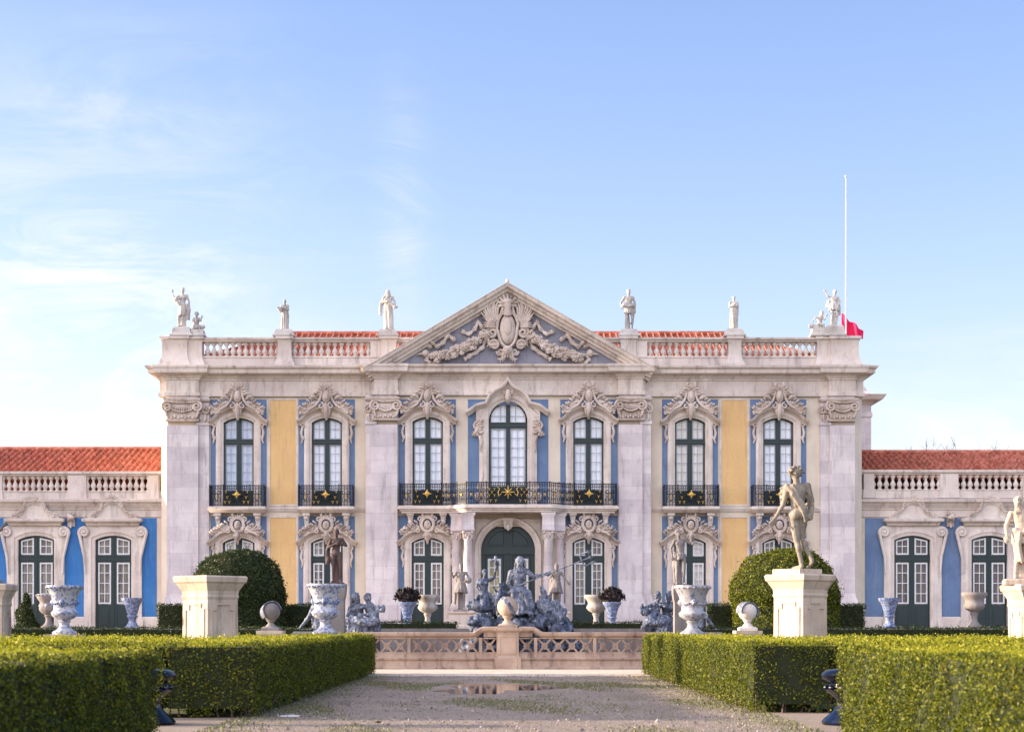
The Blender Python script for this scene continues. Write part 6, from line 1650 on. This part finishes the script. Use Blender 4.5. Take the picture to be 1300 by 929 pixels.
ords = ['second','third','fourth']
for s in (-1,1):
    for i,(ya,yb) in enumerate(((35.5,37.0),(40.6,42.2),(47.0,48.4))):
        a,b = sorted((s*5.95,s*(18+2*i)))
        hedge(f'{ords[i]} cross hedge of the {"left" if s<0 else "right"} parterre counted from the camera, only its green top showing', [(a,b,ya,yb,0,HH-.0,'t')], 200, 240, .065, 'cross hedges of the parterres')
    a,b = sorted((s*6.2,s*30)); 
    hedge(f'low dark hedge line at the far edge of the {"left" if s<0 else "right"} parterre', [(a,b,62.0,63.0,0,Z(797,62),'ft')], 300, 200, .08, 'cross hedges of the parterres', LEAFD)
# taller dark hedges at the foot of the palace and the low box edging
YH = 71.5
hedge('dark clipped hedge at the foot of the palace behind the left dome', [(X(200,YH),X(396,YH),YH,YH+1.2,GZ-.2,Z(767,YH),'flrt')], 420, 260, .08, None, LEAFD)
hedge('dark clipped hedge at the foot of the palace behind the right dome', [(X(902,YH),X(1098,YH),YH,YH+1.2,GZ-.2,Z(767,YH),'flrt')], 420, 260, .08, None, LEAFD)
YL = 68.3
hedge('low box edging on the terrace left of the fountain figures', [(X(472,YL),X(580,YL),YL,YL+.8,GZ-.05,Z(789.5,YL),'flrt')], 500, 400, .06, 'low box edgings beside the fountain', LEAFD)
hedge('low box edging on the terrace right of the fountain figures', [(X(722,YL),X(826,YL),YL,YL+.8,GZ-.05,Z(789.5,YL),'flrt')], 500, 400, .06, 'low box edgings beside the fountain', LEAFD)
def topiary(label, px, w_px, top, Y, n, mat, cat='topiary', name='dome_topiary', cone=False):
    root = empty(name, (X(px,Y),Y,GZ), 0, label, cat); R_ = w_px*Y/F/2; H = Z(top,Y)-GZ
    a = rng.uniform(0,2*np.pi,n); 
    if cone:
        t = rng.random(n)**1.6; r_ = R_*(1-t)**.9; P = np.stack([r_*np.cos(a), r_*np.sin(a), t*H],1); N = np.stack([np.cos(a),np.sin(a),np.full(n,.4)],1)
    else:
        t = np.arccos(1-rng.random(n)*1.25)         # from the crown down past the equator
        zc_ = H-R_*.98; zc_ = H*.42; Rz = H-zc_
        bul = np.where(t>np.pi/2, 1-.12*(t-np.pi/2), 1)
        P = np.stack([R_*np.sin(t)*np.cos(a)*bul, R_*np.sin(t)*np.sin(a)*bul, zc_+Rz*np.cos(t)],1)
        k = rng.random(n)<.32; low = k
        P[low,0] = R_*.97*np.cos(a[low]); P[low,1] = R_*.97*np.sin(a[low]); P[low,2] = rng.uniform(0,zc_+.1,low.sum())
        N = P-np.array([0,0,zc_]); N[low,2] = 0
    N /= np.linalg.norm(N,axis=1)[:,None]; P = P+N*((lump(P,1.3)*.16+lump(P+7,4)*.08)[:,None]+rng.normal(0,.035,(n,1))+(rng.random((n,1))<.03)*rng.uniform(0,.18,(n,1)))
    o = np_mesh('foliage', leaf_quads(P,N,.10,.5), n, mat, root)
    m = MB()
    if cone: m.lathe([(R_*.9,0),(R_*.45,H*.5),(.01,H*.93)],16)
    else: m.lathe([(R_*.9,0),(R_*.93,zc_)]+[(R_*.93*math.cos(q_),zc_+(H-zc_-.07)*math.sin(q_)) for q_ in (.3,.6,.9,1.2,1.5)],24)
    m.build('inner_twigs', TWIG, root)
    return root
topiary('large dome of clipped box, its shade put into dark leaves, behind the empty pedestal on the left',302,120,698,69.8,24000,LEAFD)  # dark leaf colour stands in for shade on this dome
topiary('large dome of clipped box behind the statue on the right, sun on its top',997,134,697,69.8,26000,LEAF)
topiary('small dark clipped cone before the first door of the left wing',33,25,752,74,3500,LEAFD,'topiary','cone_topiary',True)
# ================================================================== GROUND
k = NT('gravel'); p = k.pos()
c = k.mix(k.ramp(k.noise(p,.35,5),[(.35,0),(.65,1)]), rgb('9a8772'), rgb('82725f'))
c = k.mix(k.ramp(k.noise(p,38,3,.8),[(.35,.0),(.7,.55)]), c, rgb('b3a59c'))
c = k.mix(k.ramp(k.noise(p,24,3,.8),[(.55,.0),(.75,.7)]), c, rgb('4d4443'))
gmask = k.ramp(k.noise(k.pos((.8,.35,1)),1.1,7,.72),[(.50,0),(.68,.5)])
c = k.mix(gmask, c, rgb('565a2e'))
k.col(c); k.rough(.95); k.bump(k.noise(p,22,5,.8),.9,.03); GRAVEL = k.m
k = NT('short_grass'); p = k.pos(); k.col(k.mix(k.ramp(k.noise(p,2.2,6,.7),[(.35,0),(.65,1)]), rgb('3f4a1e'), rgb('6b6a3a'))); k.rough(1); k.bump(k.noise(p,30,4),.8,.03); GRASS = k.m
def sheet(name, x0_, x1_, y0_, y1_, z, mat):
    m = MB(); m.add([(x0_,y0_,z),(x1_,y0_,z),(x1_,y1_,z),(x0_,y1_,z)],[(0,1,2,3)]); return tag(m.build(name,mat,fix=False), kind='structure')
sheet('ground', -600,600,-300,900,0,GRASS)
sheet('path', HXL-.6,HXR+.6,-20,YF+.1,.004,GRAVEL)
sheet('cross_path', -40,-(-HXL+.6),21.2,29.3,.004,GRAVEL); sheet('cross_path', HXR+.6,40,22.8,31.0,.004,GRAVEL)
m = MB(); m.box(-60,60,67.5,120,-.05,GZ); tag(m.build('terrace', GRAVEL), kind='structure')
m = MB(); m.mould(-60,60,67.2,67.7,[(0,0),(0,GZ-.14),(.06,GZ-.12),(.06,GZ+.012)]); tag(m.build('terrace_edge', GREYST), kind='structure')
k = NT('painted_sunlit_ground'); p = k.pos(); k.col(k.mix(k.ramp(k.noise(p,1.2,6,.7),[(.35,0),(.65,1)]), rgb('e0cfb8'), rgb('c6b39e'))); k.rough(.95); k.bump(k.noise(p,24,5,.8),.9,.03); LITSTRIP = k.m  # pale ground colour stands in for sunlight before the fountain wall
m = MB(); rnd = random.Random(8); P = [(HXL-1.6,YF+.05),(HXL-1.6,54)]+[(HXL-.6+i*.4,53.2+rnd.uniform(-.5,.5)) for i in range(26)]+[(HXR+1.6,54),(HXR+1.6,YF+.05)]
m.add([(a,b,.006) for a,b in P],[tuple(range(len(P)))]); tag(m.build('painted_sunlit_strip', LITSTRIP, fix=False), kind='structure')
# puddle with an irregular outline
m = MB(); P = []; rnd = random.Random(2)
xc, yc = X(628,43), 43.0
for i in range(60):
    a = i/60*2*math.pi; r_ = 1+.22*math.sin(a*3+1)+.14*math.sin(a*5+2)+.10*math.sin(a*9)+rnd.uniform(-.03,.03)
    P.append((xc+1.35*r_*math.cos(a)+.35*math.sin(a), yc+3.3*r_*math.sin(a), .008))
m.add(P,[tuple(range(60))])
k = NT('puddle_water'); k.col(rgb('3b332f')); k.rough(.035); k.b.inputs['IOR'].default_value=1.6
k.bump(k.noise(k.pos(),3,2),.03,.01); PUD = k.m
tag(m.build('puddle', PUD, fix=False), kind='structure')
# sparse grass growing in the gravel
n = 110000; xs_ = rng.uniform(HXL-.3,HXR+.3,n); ys_ = rng.uniform(16,61,n)
mask = (np.sin(xs_*1.3+np.sin(ys_*.4)*2)+np.sin(ys_*.55+1.7)+np.sin(xs_*2.9+ys_*.8)*.6 > .85+rng.normal(0,.35,n)) | (np.minimum(xs_-HXL,HXR-xs_) < rng.exponential(.35,n))
in_p = ((xs_-xc)/1.6)**2+((ys_-yc)/3.8)**2 < 1
mask &= ~in_p; mask &= (ys_ < 53+rng.normal(0,.8,n))
xs_, ys_ = xs_[mask], ys_[mask]; n = len(xs_)
B = np.stack([xs_,ys_,np.full(n,.004)],1); a = rng.uniform(0,6.28,n); w_ = np.stack([np.cos(a),np.sin(a),np.zeros(n)],1)*rng.uniform(.006,.014,(n,1))
tip = B+np.stack([rng.normal(0,.02,n),rng.normal(0,.02,n),rng.uniform(.015,.05,n)],1)
V = np.stack([B-w_,B+w_,tip],1).reshape(-1,3)
k = NT('grass_blade'); k.col(k.ramp(k.geo.outputs['Random Per Island'],[(0,rgb('4c5426')),(1,rgb('7b7c45'))])); k.rough(.8)
o = np_mesh('grass', V, n, k.m, None, 3); tag(o, kind='stuff', label='sparse short grass growing through the gravel path', cat='grass')
# loose pebbles and fallen leaves on the gravel
def scatter(name, n, y0_, y1_, sz, cols, label, flat):
    x_ = rng.uniform(HXL-.2,HXR+.2,n); y_ = y0_+(y1_-y0_)*rng.random(n)**1.3
    ok = ((x_-xc)/1.9)**2+((y_-yc)/4.4)**2 > 1; x_, y_ = x_[ok], y_[ok]; n = len(x_)
    s_ = sz*rng.lognormal(0,.45,n); a = rng.uniform(0,6.28,n); C = np.stack([x_,y_,np.full(n,.004)+s_*flat*.5],1)
    u = np.stack([np.cos(a),np.sin(a),rng.normal(0,.15,n)],1)*s_[:,None]; v = np.stack([-np.sin(a),np.cos(a),rng.normal(0,.15,n)],1)*s_[:,None]*.7; z = np.stack([np.zeros(n),np.zeros(n),s_*flat],1)
    tri = [(u,v),(v,-u),(-u,-v),(-v,u)]; V = np.stack([np.stack([C+p,C+q,C+z],1) for p,q in tri],1).reshape(-1,3)
    k = NT(name+'_tone'); k.col(k.ramp(k.geo.outputs['Random Per Island'],[(i/(len(cols)-1),rgb(c)) for i,c in enumerate(cols)])); k.rough(.9)
    tag(np_mesh(name, V, n*4, k.m, None, 3), kind='stuff', label=label)
scatter('pebbles', 30000, 15, 53, .012, ['544a46','7d7169','aa9c92','6f676b'], 'loose pebbles spread over the gravel path', .8)
scatter('fallen_leaves', 1600, 15, 55, .022, ['6b5a2c','8a7436','4d4a24'], 'small fallen box leaves on the gravel path', .25)
# scrap of litter on the path
m = MB(); m.prism([(-.17,0),(.16,.0),(.19,.02),(.05,.035),(-.15,.02)],-.04,.04); o = m.build('paper_scrap', WHITEP); o.location = (X(368,29.6),29.5,.012); o.rotation_euler=(0,0,.15); tag(o,'small white scrap of paper lying on the gravel near the left hedge','litter')
# bare trees beyond the right wing
def bare_tree(label, px, top, Y, spread, seed):
    rnd = random.Random(seed); root = empty('bare_tree',(X(px,Y),Y,0),0,label,'tree','bare trees beyond the right wing'); H = Z(top,Y)*1.0
    tr = MB(); br = MB(); tr.tube([(0,0,0),(.1,0,H*.3),(0,0,H*.55)],[.28,.22,.14],8)
    def grow(p, d, L, r_, dep):
        q_ = p+d*L; br.tube([p,(p+q_)/2+Vector((rnd.uniform(-.05,.05),)*3)*L,q_],[r_,r_*.8,r_*.6],4)
        if dep == 0:
            return
        for i in range(3 if dep > 1 else 4):
            nd = (d+Vector((rnd.gauss(0,.45),rnd.gauss(0,.45),rnd.gauss(.08,.25)))).normalized(); grow(q_, nd, L*rnd.uniform(.6,.85), r_*.6, dep-1)
    for i in range(8):
        a = i*.8; grow(Vector((0,0,H*(.35+.04*i))), Vector((math.cos(a)*spread,math.sin(a)*spread,1)).normalized(), H*.14, .05, 4)
    tr.build('trunk', BARK, root, smooth=True); br.build('crown', BARK, root, fix=False)
bare_tree('small bare treetop just above the right wing roof, nearer the palace', 1154, 563, 104, .5, 1)
bare_tree('wider bare treetop above the right wing roof, farther from the palace', 1210, 559, 106, .8, 2)
# ================================================================== LIGHT, SKY, CAMERA
SUN_EL, SUN_AZ = 9.0, -5.0        # sun from the left (-x), slightly behind the palace front
el, az = R(SUN_EL), R(SUN_AZ)
d = Vector((-math.cos(el)*math.cos(az), -math.cos(el)*math.sin(az), math.sin(el)))   # towards the sun
sl_ = bpy.data.lights.new('sun','SUN'); sl_.energy = SUNE; sl_.angle = R(.53); sl_.color = (1.0,.80,.58)
so = bpy.data.objects.new('sun', sl_); col.objects.link(so); so.rotation_euler = d.to_track_quat('Z','Y').to_euler(); so.location = (-60,60,40)
w = bpy.data.worlds.new('World'); scn.world = w; w.use_nodes = True; t = w.node_tree; t.nodes.clear()
N_ = lambda ty, **kw: [t.nodes.new(ty)][0]
out = N_('ShaderNodeOutputWorld'); bg = N_('ShaderNodeBackground'); sky = N_('ShaderNodeTexSky')
sky.sky_type = 'NISHITA'; sky.sun_disc = False; sky.sun_elevation = R(SKYEL); sky.sun_rotation = math.atan2(d.x, d.y); sky.altitude = 100; sky.air_density = 1.0; sky.dust_density = DUST; sky.ozone_density = OZ
bg.inputs[1].default_value = SKYS
tc = N_('ShaderNodeTexCoord')
def wmath(op,a,b=None):
    x = N_('ShaderNodeMath'); x.operation = op
    for i,v in enumerate((a,b)):
        if v is None: continue
        if isinstance(v,(int,float)): x.inputs[i].default_value = v
        else: t.links.new(v,x.inputs[i])
    return x.outputs[0]
def wnoise(scale, loc, sc, det=6, ro=.6, dist=0, rot=(0,0,0)):
    mp = N_('ShaderNodeMapping'); mp.inputs['Location'].default_value = loc; mp.inputs['Scale'].default_value = sc; mp.inputs['Rotation'].default_value = rot; t.links.new(tc.outputs['Generated'], mp.inputs[0])
    x = N_('ShaderNodeTexNoise'); x.inputs['Scale'].default_value = scale; x.inputs['Detail'].default_value = det; x.inputs['Roughness'].default_value = ro; x.inputs['Distortion'].default_value = dist; t.links.new(mp.outputs[0], x.inputs['Vector']); return x.outputs['Fac']
def wramp(f, st):
    x = N_('ShaderNodeValToRGB'); e = x.color_ramp.elements
    while len(e) < len(st): e.new(.5)
    for q_,(p_,v) in zip(e,st): q_.position = p_; q_.color = v if hasattr(v,'__len__') else (v,v,v,1)
    t.links.new(f, x.inputs[0]); return x.outputs[0]
sep = N_('ShaderNodeSeparateXYZ'); t.links.new(tc.outputs['Generated'], sep.inputs[0])
# thin high cloud: a wispy bank low on the left, faint streaks elsewhere
def patch(cx_, cz_, rx_, rz_):
    a_ = wmath('DIVIDE', wmath('SUBTRACT', sep.outputs[0], cx_), rx_); b_ = wmath('DIVIDE', wmath('SUBTRACT', sep.outputs[2], cz_), rz_)
    return wmath('POWER', 2.718, wmath('MULTIPLY', wmath('ADD', wmath('MULTIPLY',a_,a_), wmath('MULTIPLY',b_,b_)), -1))
wisps = wramp(wnoise(4.2,(1.3,0,.4),(1.5,1,3.8),9,.66,1.6,(0,.7,0)), [(.42,0),(.66,1)])
fine = wramp(wnoise(9,(0,2,0),(1,.7,3.5),6,.7,.6,(0,.7,0)), [(.3,.45),(.7,1)])
m1 = wmath('MULTIPLY', patch(-.23,.185,.10,.10), .42)
m2 = wmath('MULTIPLY', patch(-.06,.235,.014,.05), .22)
m4 = wmath('MULTIPLY', patch(-.29,.10,.12,.05), .22)
m3 = wmath('MULTIPLY', patch(.30,.09,.12,.06), .3)
mk = wmath('ADD', wmath('ADD',m1,m2), wmath('ADD',m3,m4))
hz = wmath('MULTIPLY', wmath('POWER', 2.718, wmath('MULTIPLY', sep.outputs[2], -5.5)), HAZE)
cl = wmath('MULTIPLY', wmath('ADD', wmath('MULTIPLY', wisps, fine), .12), mk)
cl = wmath('MINIMUM', wmath('ADD', wmath('MULTIPLY', cl, 1.7), hz), .88)
mx = N_('ShaderNodeMix'); mx.data_type = 'RGBA'; t.links.new(cl, mx.inputs[0]); 
hsv = N_('ShaderNodeHueSaturation'); hsv.inputs['Saturation'].default_value = SKYSAT; t.links.new(sky.outputs[0], hsv.inputs['Color'])
tint = N_('ShaderNodeMix'); tint.data_type = 'RGBA'; tint.blend_type = 'MULTIPLY'; tint.inputs[0].default_value = 1; tint.inputs[7].default_value = SKYTINT
t.links.new(hsv.outputs[0], tint.inputs[6]); t.links.new(tint.outputs[2], mx.inputs[6]); mx.inputs[7].default_value = CLOUDC
# unseen bright bank added left behind the camera to fill the shaded front
bk = wramp(wmath('ADD', wmath('ADD', wmath('MULTIPLY', sep.outputs[1], -.72), wmath('MULTIPLY', sep.outputs[0], -.66)), wmath('MULTIPLY', wnoise(2.0,(0,0,0),(1,1,2),6,.6), .35)), [(.15,0),(.65,1)])
up_ = wramp(sep.outputs[2], [(.02,.25),(.25,1)])
mb = N_('ShaderNodeMix'); mb.data_type = 'RGBA'; t.links.new(wmath('MULTIPLY', wmath('MULTIPLY', bk, up_), BACKA), mb.inputs[0]); t.links.new(mx.outputs[2], mb.inputs[6]); mb.inputs[7].default_value = BACKC
t.links.new(mb.outputs[2], bg.inputs[0]); t.links.new(bg.outputs[0], out.inputs[0])
cam = bpy.data.cameras.new('camera'); co = bpy.data.objects.new('camera', cam); col.objects.link(co); scn.camera = co
co.location = (0,0,CZ); co.rotation_euler = (R(90),0,0); cam.sensor_width = 36; cam.lens = F/1300*36; cam.shift_x = (650-CX)/1300; cam.shift_y = (HY-464.5)/1300
cam.clip_start = .1; cam.clip_end = 3000
cam.dof.use_dof = True; cam.dof.focus_distance = 76; cam.dof.aperture_fstop = 2.8
vs = scn.view_settings; vs.view_transform = 'Standard'; vs.look = 'None'; vs.gamma = 1; vs.exposure = EXPO; vs.use_curve_mapping = False
scn.render.engine = 'CYCLES'; scn.cycles.max_bounces = 6; scn.cycles.transparent_max_bounces = 8
scn.render.resolution_x = 1024; scn.render.resolution_y = 731
